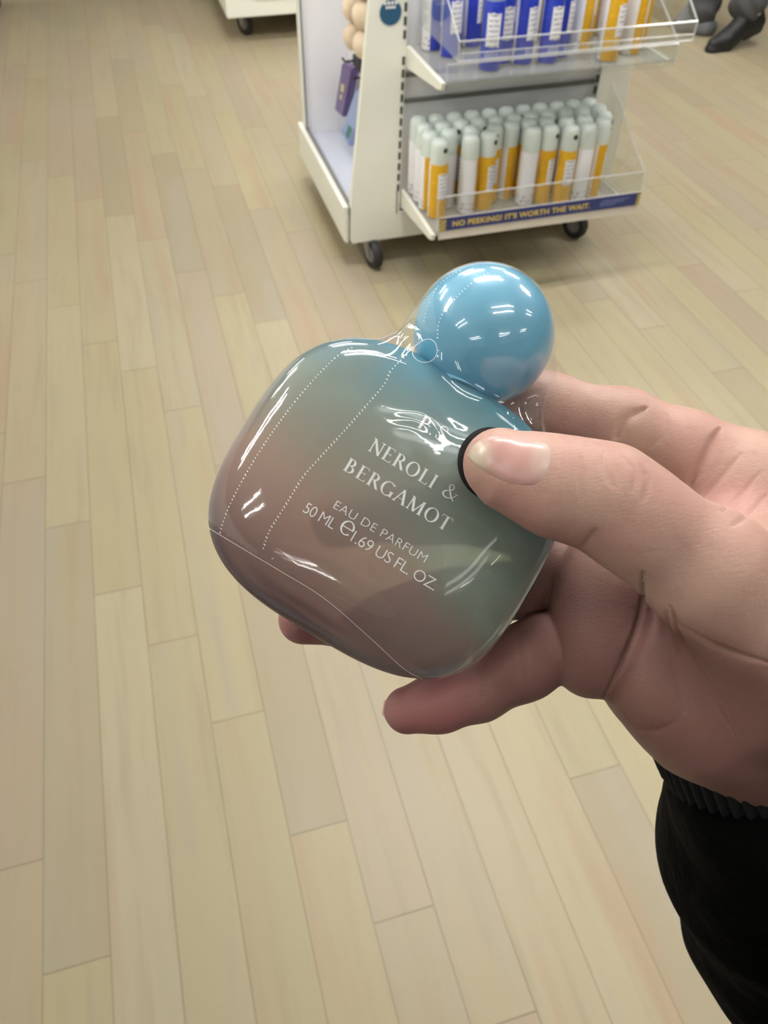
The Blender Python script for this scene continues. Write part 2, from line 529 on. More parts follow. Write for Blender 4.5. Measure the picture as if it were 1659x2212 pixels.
# castors
def castor(parent, x, y, ang, R=.05, top=.10):
    M4 = Matrix.Translation((x, y, 0))@Matrix.Rotation(ang, 4, 'Z')
    w = MB(); w.lathe([(.012, -.014), (R*.62, -.014), (R*.72, -.017), (R*.93, -.015), (R, -.008), (R, .008), (R*.93, .015), (R*.72, .017), (R*.62, .014), (.012, .014)], (0, 0, R), 'x', 36)
    wo = w.build('castor_wheel', m_rubber, parent, smooth=True, M=M4)
    h = MB(); h.lathe([(.0, -.0175), (R*.5, -.0175), (R*.55, -.0145)], (0, 0, R), 'x', 24); h.lathe([(R*.55, .0145), (R*.5, .0175), (0, .0175)], (0, 0, R), 'x', 24)
    h.build('hub', m_line, wo, smooth=True, M=M4)
    k = MB()
    for s in (-1, 1):
        k.prism([(-.012, R-.012), (.012, R-.012), (.045, top), (.0, top)], 0, s*.021-.002, s*.021+.002)
    k.box(-.023, .023, -.0, .05, top-.004, top)
    k.build('castor_fork', m_steel, parent, M=M4)
castor(TR, .674, 2.45, math.radians(12)); castor(TR, 1.446, 2.46, math.radians(25))
castor(TR, .66, 3.1, 0.2); castor(TR, 1.45, 3.1, 0.3)

# lower and upper shelf
def shelf(parent, x0, x1, yb, yf, z, lip, sign):
    p = MB(); p.box(x0+.012, x1, yf+.004, yb, z, z+.005)
    sh = p.build('shelf_plate', m_acr2, parent)
    a = MB()
    a.box(x0+.012, x1, yf, yf+.003, z-.012 if not sign else z+.055, lip)
    a.build('shelf_lip', m_acr, sh)
    a = MB()
    a.tube([(x0+.012, yf, lip), (x1, yf, lip)], .0022, 6)
    a.tube([(x1, yf, z), (x1, yf, lip), (x1-.0, yb-.02, lip+.16)], .0022, 6)
    a.tube([(x0+.012, yf, z), (x0+.012, yf, lip)], .0018, 6)
    a.build('polished_edge', m_edge, sh)
    a = MB(); a.prism([(yf, z), (yf, lip), (yb-.02, lip+.16), (yb-.02, z)], 0, x1-.0028, x1)
    a.build('end_pane', m_acr, sh)
    k = MB()
    k.prism([(yb, z+.004), (yf+.0, z+.004), (yf+.004, z-.014), (yf+.03, z-.022), (yb, z-.055)], 0, x0-.002, x0+.010, .0015)
    k.build('shelf_bracket', m_white, sh)
    k = MB()
    k.prism([(yb, z+.002), (yf+.02, z+.002), (yf+.05, z-.02), (yb, z-.05)], 0, x1-.012, x1-.004, .0015)
    k.build('shelf_bracket', m_white, sh)
    return sh
LZ, LYF = .262, 2.13
lower = shelf(TR, .772, 1.458, YF-.004, LYF, LZ, .382, True)
UZ, UYF = .688, 2.085
upper = shelf(TR, .778, 1.47, YF-.004, UYF+.05, UZ, .735, False)
# upper tray standing on the shelf: front strip with two bright edges
a = MB(); a.box(.80, 1.475, UYF, UYF+.003, .757, .803); a.box(.80, 1.475, UYF, UYF+.05, .754, .757)
tr_ = a.build('tray_front', m_acr, upper)
a = MB(); a.tube([(.80, UYF, .803), (1.475, UYF, .803)], .0026, 6); a.tube([(.80, UYF, .757), (1.475, UYF, .757)], .0026, 6); a.tube([(.80, UYF, .775), (1.475, UYF, .772)], .0016, 6)
a.tube([(1.475, UYF, .757), (1.475, UYF, .803), (1.475, YF-.03, 1.02)], .0026, 6); a.tube([(.80, UYF, .757), (.80, UYF, .803), (.80, YF-.03, 1.02)], .0020, 6)
a.build('tray_edge', m_edge, upper)
for x0_ in (1.472, .80):
    a = MB(); a.prism([(UYF, .757), (UYF, .803), (YF-.03, 1.02), (YF-.03, .757)], 0, x0_, x0_+.003); a.build('tray_end', m_acr, upper)

# promo strip on the lower shelf front
s = MB(); s.box(.79, 1.46, LYF-.004, LYF-.001, LZ-.012, LZ+.058)
strip = s.build('promo_strip', simple('clear_strip_holder', srgb1(214, 208, 198), 0.35), lower)
for o in (strip,): pass
SZ0, SZ1 = LZ+.016, LZ+.056
s = MB(); s.box(.812, 1.448, LYF-.0062, LYF-.0042, SZ0, SZ1)
navy = s.build('promo_banner', m_navy, TR)
for x0 in (.790, 1.449):
    s = MB()
    for k in range(4):
        z = SZ0-.01+k*.0125
        x1 = x0+.021 if x0 < 1 else x0+.012
        s.prism([(x0, max(SZ0, z)), (x1, max(SZ0, min(SZ1, z+.014))), (x1, min(SZ1, z+.020)), (x0, max(SZ0, z+.006))], 1, LYF-.0064, LYF-.0044)
    s.build('hazard_stripes', m_gold, navy)
m_dkp = simple('dark_print', srgb1(70, 72, 84), .5)
for x0, x1 in ((.790, .811), (1.449, 1.461)):
    s = MB(); s.box(x0, x1, LYF-.006, LYF-.004, SZ0, SZ1); s.build('stripe_ground', m_dkp, navy)

def font_mesh(text, size, offset=0.0, spacing=1.0):
    cu = bpy.data.curves.new('tmp_text', 'FONT'); cu.body = text; cu.size = size
    cu.offset = offset; cu.space_character = spacing; cu.resolution_u = 4
    o = bpy.data.objects.new('tmp_text', cu); COL.objects.link(o)
    dg = bpy.context.evaluated_depsgraph_get(); dg.update()
    me = o.evaluated_get(dg).to_mesh()
    V = np.array([v.co[:] for v in me.vertices]) if len(me.vertices) else np.zeros((0, 3))
    F = [list(p.vertices) for p in me.polygons]
    o.evaluated_get(dg).to_mesh_clear()
    bpy.data.objects.remove(o); bpy.data.curves.remove(cu)
    return V, F
def fit_text(V, w, h):
    lo, hi = V.min(0), V.max(0)
    Q = V.copy(); Q[:, 0] = (V[:, 0]-lo[0])/(hi[0]-lo[0])*w; Q[:, 1] = (V[:, 1]-lo[1])/(hi[1]-lo[1])*h
    return Q
V, F = font_mesh("NO PEEKING! IT'S WORTH THE WAIT.", 1.0, 0.028, 1.05)
Q = fit_text(V, .455, .0185)
mesh_obj('lettering', np.stack([.832+Q[:, 0], np.full(len(Q), LYF-.0066), SZ0+.0105+Q[:, 1]], 1), F, m_gold, navy, False)
s = MB()
for (x0, x1, z) in ((1.328, 1.42, SZ0+.026), (1.322, 1.405, SZ0+.019), (1.322, 1.375, SZ0+.012)):
    x = x0
    while x < x1:
        w = .004+.006*random.random(); s.box(x, min(x1, x+w), LYF-.0066, LYF-.0062, z, z+.004); x += w+.002
s.build('small_print', m_pale, navy)

# round teal sticker on the upright
b = MB(); b.lathe([(.0, -.0008), (.032, -.0008), (.032, .0008), (0, .0008)], (.726, YF-.0055, .780), 'y', 48)
stk = b.build('round_sticker', m_teal, TR)
for txt, x0, z0, w, h in (('GIFT', .7045, .800, .044, .0075), ('SETS', .7115, .7895, .030, .007)):
    s = MB(); xx = x0
    n = 4
    for k in range(n):
        ww = w/n*.78
        s.box(xx, xx+ww, YF-.0070, YF-.0063, z0, z0+h, .0008); xx += w/n
    s.build('sticker_print', m_wprint, stk)

# ---- spray cans
def can_material(name, main, ink):
    t = NT(name); X, Y, Z = t.xyz(t.coord())
    ang = t.math('ARCTAN2', X, t.math('MULTIPLY', Y, -1.0))          # 0 = towards -Y
    a = t.math('ABSOLUTE', ang)
    inmain = t.math('LESS_THAN', a, 1.75)
    wob = t.math('MULTIPLY_ADD', t.noise(t.coord(), 60.0, 2), .02, -.01)
    blk = t.math('MULTIPLY', t.math('LESS_THAN', t.math('ABSOLUTE', t.math('SUBTRACT', a, 0.05)), 0.62),
                 t.math('LESS_THAN', t.math('ABSOLUTE', t.math('ADD', t.math('SUBTRACT', Z, .100), wob)), .040))
    line = t.math('GREATER_THAN', t.math('SINE', t.math('MULTIPLY', Z, 520.0)), 0.25)
    tx = t.math('GREATER_THAN', t.noise(t.comb(t.math('MULTIPLY', ang, 9.0), t.math('MULTIPLY', Z, 160.0), 0.0), 1.0, 1), 0.47)
    txt = t.math('MULTIPLY', t.math('MULTIPLY', line, tx), t.math('LESS_THAN', a, 0.5))
    white = srgb1(234, 234, 240)
    sp = t.math('GREATER_THAN', t.noise(t.coord(), 110.0, 3, .6), 0.60)
    mc = t.mix(t.math('MULTIPLY', sp, .5), main, tuple(min(1, x*1.5+.03) for x in main))
    c = t.mix(inmain, white, mc)
    c = t.mix(blk, c, t.mix(t.math('MULTIPLY', txt, 0.75), white, ink))
    low = t.math('MULTIPLY', t.math('LESS_THAN', Z, .036), t.math('GREATER_THAN', t.noise(t.coord(), 150.0, 1), .56))
    c = t.mix(t.math('MULTIPLY', low, t.math('MULTIPLY', t.math('SUBTRACT', 1.0, inmain), .6)), c, srgb1(70, 70, 110))
    t.principled(c, 0.32); return t.m
m_yel = can_material('yellow_white_can_print', srgb1(214, 164, 30), srgb1(90, 84, 70))
m_blu = can_material('blue_white_can_print', srgb1(38, 58, 172), srgb1(80, 84, 110))
m_cap = simple('translucent_white_cap', srgb1(216, 226, 222), 0.4, 0.03, 20)
m_capb = simple('smoky_blue_cap', srgb1(150, 170, 200), 0.4, 0.03, 20)
m_noz = simple('dark_nozzle', srgb1(50, 52, 48), 0.6)
m_silver = simple('bare_aluminium', srgb1(170, 170, 172), 0.3, .04, 20, Metallic=0.9)
def make_can(mat, capm, R=.0285, H=.235):
    r = empty('spray_can', (0, 0, 0))
    b = MB(); b.lathe([(R-.003, 0), (R-.0005, .002), (R, .004), (R, H-.072), (R-.0015, H-.068)], n=32)
    b.build('can_body', mat, r, smooth=True, local=True)
    b = MB(); b.lathe([(R-.0015, H-.068), (R-.001, H-.066), (R-.001, H-.06), (R-.0015, H-.022), (R-.004, H-.010), (R-.009, H-.003), (R-.018, H-.0005), (0, H)], n=32)
    c = b.build('cap', capm, r, smooth=True, local=True)
    b = MB()
    Mx = Matrix.Translation((0, -(R-.0022), H-.026))@Matrix.Rotation(math.radians(82), 4, 'X')
    b.lathe([(.0, -.001), (.0075, -.001), (.0075, .0012), (.0, .0012)], n=16)
    b.build('nozzle', m_noz, c, local=True, M=Mx)
    b = MB(); b.lathe([(R-.003, -.0005), (R+.0003, .0), (R+.0003, .003), (R-.001, .0035)], n=32)
    b.build('base_ring', m_silver, r, smooth=True, local=True)
    return r
ORD = ['first', 'second', 'third', 'fourth', 'fifth', 'sixth', 'seventh', 'eighth', 'ninth', 'tenth', 'eleventh', 'twelfth']
protos = {}
def place_can(kind, x, y, z, rz, label, group):
    if kind not in protos:
        o = protos[kind] = make_can(m_yel if kind == 'yellow' else m_blu, m_cap if kind == 'yellow' else m_capb)
    else: o = copy_tree(protos[kind])
    o.location = (x, y, z); o.rotation_euler = (0, 0, rz)
    tag(o, label, 'spray can', group)
rows = {
 'front': [(.822, 2.245, .35), (.925, 2.262, 2.3), (.983, 2.262, .55), (1.125, 2.262, 2.5), (1.180, 2.268, .55), (1.240, 2.235, .15), (1.296, 2.235, 2.6), (1.352, 2.255, 1.3)],
 'second': [(.808, 2.308, .9), (.868, 2.335, 3.0), (.935, 2.318, .4), (1.022, 2.305, -.15), (1.078, 2.33, 1.3), (1.134, 2.318, .3), (1.19, 2.325, 1.0), (1.25, 2.292, 2.2), (1.312, 2.292, 2.4), (1.385, 2.305, .9)],
 'third': [(.805+.0585*k, 2.366+(.006 if k % 2 else 0), random.uniform(-1.2, 2.6)) for k in range(11)],
 'back': [(.80+.0585*k, 2.420, random.uniform(-1.2, 2.6)) for k in range(11)]}
def settle(P, x0, x1, y0, y1, d=.0578, it=400):
    P = np.array(P, float)
    for _ in range(it):
        for i in range(len(P)):
            for j in range(i):
                v = P[i]-P[j]; L = np.hypot(*v)
                if L < d:
                    v = v/(L+1e-9)*(d-L)*.5; P[i] += v; P[j] -= v
        P[:, 0] = np.clip(P[:, 0], x0, x1); P[:, 1] = np.clip(P[:, 1], y0, y1)
    return P
names = [(rn, k) for rn, l_ in rows.items() for k in range(len(l_))]
pos = settle([l_[k][:2] for rn, l_ in rows.items() for k in range(len(l_))], .812, 1.412, 2.17, 2.42)
for (rn, k), (x, y) in zip(names, pos):
    place_can('yellow', x, y, LZ+.0055, rows[rn][k][2], f'yellow and white spray can in the {rn} row of the lower shelf, {ORD[k]} from left', 'yellow spray cans on the lower shelf')
up = [('blue', .868, 2.33, .2), ('blue', .935, 2.20, -.3), ('blue', .985, 2.245, .15), ('blue', 1.040, 2.225, .5), ('blue', 1.112, 2.215, .2), ('blue', 1.165, 2.255, .75),
      ('yellow', 1.24, 2.28, 1.3), ('yellow', 1.285, 2.19, .5), ('yellow', 1.325, 2.27, 2.2), ('yellow', 1.372, 2.225, 1.35), ('yellow', 1.415, 2.27, 1.9)]
upb = [('blue' if k < 6 else 'yellow', .83+.061*k, 2.40, random.uniform(-1, 2.6)) for k in range(10)]
pos = settle([q[1:3] for q in up+upb], .835, 1.435, 2.15, 2.42)
for k, ((kd, _, _, a), (x, y)) in enumerate(zip(up+upb, pos)):
    w_ = 'front' if k < len(up) else 'back'
    n_ = k if k < len(up) else k-len(up)
    place_can(kd, x, y, UZ+.0055, a, f'{kd} and white spray can at the {w_} of the upper shelf, {ORD[n_]} from left', f'{kd} spray cans on the upper shelf')

# ---- hanging goods in the left bay
m_beige = simple('beige_sponge', srgb1(226, 206, 180), 0.9, 0.08, 60)
m_card = simple('brown_backing_card', srgb1(150, 128, 112), 0.7)
def sponge_pack(x, y, z, n, label):
    r = empty('bath_sponge_pack', (x, y, z), label, 'bath sponges', 'beige sponge packs hanging in the left bay')
    b = MB(); b.box(x+.030, x+.036, y-.045, y+.05, z-.04, z+.085*n+.03, .001); b.build('backing_card', m_card, r)
    for k in range(n):
        b = MB(); b.sphere((x, y, z+.082*k), .041, (.85, .9, 1.0)); b.build('sponge', m_beige, r, smooth=True)
sponge_pack(.712, 2.70, .628, 4, 'pack of round beige sponges hanging in the left bay, nearer the white upright')
sponge_pack(.716, 2.84, .612, 4, 'pack of round beige sponges hanging in the left bay, deeper behind the nearer pack')
m_purple = simple('purple_pack', srgb1(104, 84, 138), 0.4, 0.12, 40)
m_lblue = simple('pale_blue_pack', srgb1(152, 168, 212), 0.4, 0.08, 40)
m_green = simple('green_print', srgb1(60, 130, 110), 0.5)
m_cream = simple('cream_print', srgb1(206, 198, 150), 0.5)
m_dark = simple('dark_hook', srgb1(40, 36, 52), 0.5)
def flat_pack(name, q, thick, mat, label, cat):
    """a flat hanging packet; q = four corners, the thickness goes along the packet's normal"""
    q = [Vector(p) for p in q]; c = sum(q, Vector())/4
    n = (q[1]-q[0]).cross(q[3]-q[0]).normalized()
    r = empty(name, c, label, cat)
    vs = [p+n*s for s in (-thick/2, thick/2) for p in q]
    bm = bmesh.new(); bv = [bm.verts.new(v) for v in vs]
    for f_ in ((3,2,1,0),(4,5,6,7),(0,1,5,4),(1,2,6,5),(2,3,7,6),(3,0,4,7)): bm.faces.new([bv[i] for i in f_])
    bmesh.ops.bevel(bm, geom=list(bm.edges), offset=.004, segments=2, affect='EDGES')
    k = MB(); k._add(bm); k.build('packet', mat, r)
    return r, q, n
rp, q, n_ = flat_pack('hanging_packet', [(.715, 2.955, .500), (.722, 2.84, .515), (.724, 3.005, .300), (.722, 3.125, .285)], .03, m_purple, 'purple packet with cream print hanging in the left bay', 'hanging packet')
nn = n_ if n_.dot(Vector(CAM)-q[0]) > 0 else -n_
def on_pack(r, q, nn, u0, u1, v0, v1, mat, nm):
    def P_(u, v): return (q[0]*(1-u)+q[1]*u)*(1-v)+(q[3]*(1-u)+q[2]*u)*v+nn*.0162
    mesh_obj(nm, [P_(u0, v0), P_(u1, v0), P_(u1, v1), P_(u0, v1)], [(0, 1, 2, 3)], mat, r, False)
on_pack(rp, q, nn, .3, .65, .36, .52, m_cream, 'packet_print'); on_pack(rp, q, nn, .35, .6, .58, .68, m_cream, 'packet_print')
rb, q, n_ = flat_pack('hanging_packet', [(.722, 2.80, .462), (.730, 2.70, .467), (.716, 2.885, .240), (.708, 2.975, .258)], .03, m_lblue, 'pale blue packet with green print hanging in front of the purple packet', 'hanging packet')
nn = n_ if n_.dot(Vector(CAM)-q[0]) > 0 else -n_
on_pack(rb, q, nn, .45, .8, .66, .9, m_green, 'packet_print')
hk = MB(); hk.tube([(.766, 2.86, .535), (.69, 2.86, .532), (.68, 2.86, .545)], .004, 8); hk.tube([(.766, 2.80, .50), (.70, 2.80, .498)], .004, 8); hk.box(.72, .765, 2.79, 2.88, .515, .55, .004)
hk.build('display_hook', m_dark, TR)

# ================================================================== REAR TROLLEY and neighbour on the left
RT = empty('rear_display_unit', (1.1, 5.5, 0), 'white wheeled display unit standing in the aisle behind the can trolley', 'display trolley')
b = MB(); b.box(.54, 1.75, 4.93, 6.1, .13, .30, .006); b.build('base_cabinet', m_white, RT)
b = MB(); b.box(.62, 1.75, 5.05, 6.0, .30, 1.3, .004); b.build('side_panel', m_white, RT)
b = MB(); b.box(.70, .95, 4.922, 4.935, .215, .235); b.build('shelf_groove', m_line, RT)
castor(RT, .655, 5.1, .5, .062, .13); castor(RT, 1.6, 5.1, .2, .062, .13); castor(RT, .655, 5.95, .5, .062, .13); castor(RT, 1.6, 5.95, .1, .062, .13)
LT = empty('side_display_unit', (-1.25, 4.9, 0), 'white wheeled display unit beside the aisle, only its castors reaching the left edge', 'display trolley')
b = MB(); b.box(-2.1, -.76, -.9, 6.05, .13, .26, .006); b.build('base_cabinet', m_white, LT)
b = MB(); b.box(-2.1, -.84, -.85, 6.0, .26, 1.6, .004); b.build('side_panel', m_white, LT)  # near stretch is unseen, added to shade the floor's left side
castor(LT, -.735, 5.97, .6, .062, .13); castor(LT, -.72, 3.72, .4, .055, .13); castor(LT, -1.9, 5.8, .2, .062, .13); castor(LT, -1.9, 3.6, .2, .062, .13)
b = MB(); b.box(-.86, -.70, 5.90, 6.02, .125, .137); b.box(-.86, -.69, 3.66, 3.78, .125, .137); b.build('castor_plate', m_line, LT)

# ================================================================== WALKING PERSON (lower legs show)
def sdf_parts(lo, hi, h, prims, k, jitter=None, it=2):
    fl = Field(lo, hi, h); F = fl.new()
    for p in prims: add_cone(fl, F, p[0], p[1], p[2], p[3], k)
    if jitter is not None:
        _, X, Y, Z = fl.sub(fl.lo, fl.lo+fl.h*fl.n)
        F = F+jitter(X, Y, Z).astype(np.float32)
    V, Fc = surface(fl, F)
    return relax(V, Fc, it), Fc
m_trou = simple('charcoal_trouser_cloth', srgb(84, 84, 86), 0.9, 0.18, 25)
m_shoe = simple('black_trainer', srgb(24, 24, 26), 0.55, 0.2, 40)
m_gshoe = simple('grey_trainer', srgb(132, 136, 142), 0.6, 0.12, 40)
m_sock = simple('white_sock', srgb(216, 218, 220), 0.8)
m_skin0 = simple('skin_plain', (.56, .36, .28), 0.5)
folds = lambda X, Y, Z: .006*np.sin(Z*62+X*35+np.sin(Y*40)*1.5)*np.clip(1.3-Z*1.4, .15, 1)
K1 = ((3.36, 4.27, .17), (3.40, 4.33, .52), (3.33, 4.42, .95)); K2 = ((3.20, 4.47, .10), (3.24, 4.46, .52), (3.28, 4.46, .95))
lo = (3.0, 4.1, .05); hi = (3.75, 4.75, 1.2)
V, Fc = sdf_parts((3.15, 4.1, .02), (3.7, 4.7, .7), .009, [(K1[0], .048, K1[1], .055), (K2[0], .042, K2[1], .055)], .01)
WK = mesh_obj('person', V, Fc, m_skin0, None, True, (3.2, 4.3, 0.0))
tag(WK, 'person in dark grey trousers and black trainers walking past at the upper right', 'person')
V, Fc = sdf_parts((2.95, 4.05, .05), (3.8, 4.8, 1.15), .011,
    [((3.285, 4.235, .205), .098, (3.36, 4.30, .30), .088), ((3.36, 4.30, .30), .088, (3.40, 4.33, .52), .085), (K1[1], .085, K1[2], .10),
     ((3.175, 4.47, .125), .088, (3.2, 4.47, .3), .085), ((3.2, 4.47, .3), .085, K2[1], .085), (K2[1], .085, K2[2], .10),
     ((3.28, 4.46, .95), .12, (3.33, 4.42, 1.0), .12)], .025, folds)
mesh_obj('trousers', V, Fc, m_trou, WK)
def shoe(name, toe, ball, heel, ank, mat, w=.044):
    lo = np.minimum.reduce([toe, ball, heel, ank])-.12; hi = np.maximum.reduce([toe, ball, heel, ank])+.12
    mid = (np.array(ball)+np.array(heel))/2
    V, Fc = sdf_parts(lo, hi, .006, [(toe, .034, ball, w), (ball, w, heel, .043), (ball, w*.9, ank, .048), (heel, .043, ank, .05)], .03)
    return V, Fc
toe, ball, heel, ank = [np.array(p) for p in ((3.085, 4.165, .036), (3.165, 4.175, .050), (3.355, 4.215, .115), (3.31, 4.215, .185))]
V, Fc = shoe('x', toe, ball, heel, ank, m_shoe)
V[:, 2] = np.maximum(V[:, 2], .004)
sh = mesh_obj('shoe', V, Fc, m_shoe, WK)
V, Fc = sdf_parts((2.95, 4.05, -.03), (3.5, 4.35, .2), .005, [((3.08, 4.163, .012), .036, (3.165, 4.172, .018), .040), ((3.165, 4.172, .018), .040, (3.235, 4.19, .045), .030), ((3.30, 4.205, .062), .034, (3.375, 4.22, .085), .036)], .008)
V[:, 2] = np.maximum(V[:, 2], .002)
mesh_obj('sole', V, Fc, simple('black_sole', srgb(30, 30, 30), .6), sh)
b = MB(); b.sphere((3.30, 4.165, .172), .028, (1.1, .5, .6)); b.build('sock', m_sock, WK, smooth=True)
toe, ball, heel, ank = [np.array(p) for p in ((3.235, 4.43, .034), (3.20, 4.44, .045), (3.10, 4.53, .045), (3.14, 4.50, .10))]
V, Fc = shoe('x', toe, ball, heel, ank, m_gshoe); V[:, 2] = np.maximum(V[:, 2], .003)
mesh_obj('shoe', V, Fc, m_gshoe, WK)

# ================================================================== PERFUME BOTTLE
ANG = math.radians(31.0); TILT = math.radians(5.0)
eu0 = np.array([math.cos(ANG), math.sin(ANG), 0]); ev0 = np.array([math.sin(ANG), -math.cos(ANG), 0]); ew0 = np.array([0, 0, -1.0])
EV = ev0*math.cos(TILT)-ew0*math.sin(TILT); EW = ew0*math.cos(TILT)+ev0*math.sin(TILT); EU = eu0
BC = cam_mm(837, 1094, 200.0)
S_ = 200.0/FPX
BA, BT, BB, BCW = 355*S_, 324*S_, 318*S_, 14.5
NT_, NB_ = 2.9, 3.1
def loc2cam(u, v, w): return BC+np.multiply.outer(u, EU)+np.multiply.outer(v, EV)+np.multiply.outer(w, EW)
def outline(th):
    c, s = np.cos(th), np.sin(th)
    n = np.where(s > 0, NT_, NB_); b = np.where(s > 0, BT, BB)
    r = (np.abs(c/BA)**n+np.abs(s/b)**n)**(-1/n)
    return r*c, r*s
def body_mesh(scale=1.0, nth=160, nr=44):
    th = np.linspace(0, 2*np.pi, nth, endpoint=False); ou, ov = outline(th)
    V = []; F = []
    ph = np.linspace(0, np.pi, nr+1)[1:-1]
    for p in ph:
        R = math.sin(p)
        R = R**0.62
        w = BCW*(max(0, 1-R**3.4))**0.5*(1 if p < np.pi/2 else -1)
        V.append(loc2cam(ou*R*scale, ov*R*scale, np.full(nth, w*scale)))
    m = len(ph); V = np.concatenate(V)
    for i in range(m-1):
        for k in range(nth):
            a, b2 = i*nth+k, i*nth+(k+1) % nth
            F.append((a, a+nth, b2+nth, b2))
    top = len(V); V = np.concatenate([V, loc2cam(np.zeros(2), np.zeros(2), np.array([BCW*scale, -BCW*scale]))])
    for k in range(nth):
        F.append((top, k, (k+1) % nth)); F.append((top+1, (m-1)*nth+(k+1) % nth, (m-1)*nth+k))
    return V, F
Vb, Fb = body_mesh()
Vb_w = c2w(Vb)
BD = 206.0
ball_c = cam_mm(1044, 724, BD); ball_r = 150.5/FPX*BD
BOT = empty('perfume_bottle', c2w(BC-EV*BB), 'shrink-wrapped glass perfume bottle with a light blue ball cap, held in the hand', 'perfume bottle')
# the glass: colour shades along its own axis, reflected and transmitted light painted in
GLASSY = 0.5
def glass_material():
    t = NT('shaded_glass')
    X, Y, Z = t.xyz(t.coord())
    ax_v = c2w(EV*1000+0)-CAM; ax_u = c2w(EU*1000+0)-CAM
    ax_v /= np.linalg.norm(ax_v); ax_u /= np.linalg.norm(ax_u)
    def dot(a): return t.math('ADD', t.math('ADD', t.math('MULTIPLY', X, float(a[0])), t.math('MULTIPLY', Y, float(a[1]))), t.math('MULTIPLY', Z, float(a[2])))
    v = t.math('DIVIDE', dot(ax_v), (BB+BT)/1000.0)      # 0 bottom .. 1 top
    u = t.math('DIVIDE', dot(ax_u), BA/1000.0)           # -1 .. 1
    n1 = t.noise(t.coord(), 28.0, 2, .5)
    n2 = t.noise(t.coord(), 55.0, 2, .5)
    vv = t.math('ADD', t.math('ADD', v, t.math('MULTIPLY', u, 0.12)), t.math('MULTIPLY_ADD', n1, .22, -.11))
    c = t.ramp(vv, [(0.02, srgb1(150, 122, 124)), (0.16, srgb1(188, 154, 148)), (0.34, srgb1(212, 184, 170)), (0.5, srgb1(198, 198, 188)), (0.66, srgb1(188, 208, 202)),
                    (0.82, srgb1(156, 204, 218)), (0.95, srgb1(124, 214, 246))])
    # pale green and ruddy tints on the thumb side, painted to lift its shade
    gm = t.math('MULTIPLY', t.smooth(vv, .30, .50), t.smooth(vv, .86, .66))
    c = t.mix(t.math('MULTIPLY', t.math('MULTIPLY', t.smooth(u, .0, .6), gm), .7), c, srgb1(214, 238, 218))
    c = t.mix(t.math('MULTIPLY', t.math('MULTIPLY', t.smooth(u, .1, .8), t.smooth(vv, .46, .30)), .5), c, srgb1(224, 196, 190))
    c = t.mix(t.math('MULTIPLY', t.smooth(n2, .5, .7), .35), c, srgb1(180, 172, 150))
    df = t.n('ShaderNodeBsdfDiffuse'); t.l(c, df.inputs[0])
    tl = t.n('ShaderNodeBsdfTranslucent'); t.l(c, tl.inputs[0])
    m1 = t.n('ShaderNodeMixShader'); m1.inputs[0].default_value = 0.3; t.l(df.outputs[0], m1.inputs[1]); t.l(tl.outputs[0], m1.inputs[2])
    rf = t.n('ShaderNodeBsdfRefraction'); t.l(t.mix(.45, c, (.9, .9, .9)), rf.inputs[0]); rf.inputs['Roughness'].default_value = .16; rf.inputs['IOR'].default_value = 1.45
    m2 = t.n('ShaderNodeMixShader'); m2.inputs[0].default_value = GLASSY; t.l(m1.outputs[0], m2.inputs[1]); t.l(rf.outputs[0], m2.inputs[2])
    gl = t.n('ShaderNodeBsdfGlossy'); gl.inputs['Roughness'].default_value = .05
    fr = t.n('ShaderNodeFresnel'); fr.inputs['IOR'].default_value = 1.45
    m3 = t.n('ShaderNodeMixShader'); t.l(t.math('MULTIPLY', fr.outputs[0], .45), m3.inputs[0]); t.l(m2.outputs[0], m3.inputs[1]); t.l(gl.outputs[0], m3.inputs[2])
    t.l(m3.outputs[0], t.out.inputs[0])
    return t.m
body = mesh_obj('glass_body', Vb_w, Fb, glass_material(), BOT)
# neck collar under the cap
nv = EV/np.linalg.norm(EV)
def tube_between(name, a, b, r, mat, parent):
    k = MB(); A = Vector(c2w(a)); B = Vector(c2w(b)); k.tube([A, B], r/1000, 32); return k.build(name, mat, parent, smooth=True)
# ball cap
t = NT('pearl_blue_cap'); n = t.noise(t.coord(), 40, 2)
b = t.principled(t.mix(n, srgb1(110, 180, 212), srgb1(120, 188, 218)), 0.3); b.inputs['Coat Weight'].default_value = .5; b.inputs['Coat Roughness'].default_value = .06
m_blue = t.m
k = MB(); cw = c2w(ball_c); k.sphere(cw, ball_r/1000, u=64, v=40)
k.build('ball_cap', m_blue, BOT, smooth=True)
tube_between('cap_collar', BC+EV*(BT-4), ball_c-EV*(ball_r*.55), 8.0, m_blue, BOT)

# film: shrink wrap tented between body and cap
lo = np.minimum(Vb.min(0), ball_c-ball_r)-3; hi = np.maximum(Vb.max(0), ball_c+ball_r)+3
fl = Field(lo, hi, 0.62)
_, X, Y, Z = fl.sub(fl.lo, fl.lo+fl.h*fl.n)
px_, py_, pz_ = X-BC[0], Y-BC[1], Z-BC[2]
U_ = px_*EU[0]+py_*EU[1]+pz_*EU[2]; V_ = px_*EV[0]+py_*EV[1]+pz_*EV[2]; W_ = px_*EW[0]+py_*EW[1]+pz_*EW[2]
n_ = np.where(V_ > 0, NT_, NB_).astype(np.float32); b_ = np.where(V_ > 0, BT, BB).astype(np.float32)
R_ = ((np.abs(U_/BA)**n_+np.abs(V_/b_)**n_)**(1/n_)).astype(np.float32)
g = np.sqrt(R_**3.4+(W_/BCW)**2).astype(np.float32)
gx, gy, gz = np.gradient(g, fl.h)
d_body = (g-1)/np.maximum(np.sqrt(gx*gx+gy*gy+gz*gz), 1e-3)
d_ball = np.sqrt((X-ball_c[0])**2+(Y-ball_c[1])**2+(Z-ball_c[2])**2)-ball_r
add_cone(fl, d_ball, cam_mm(1172, 812, 207), 2.0, cam_mm(1148, 925, 203), 1.2, 9)
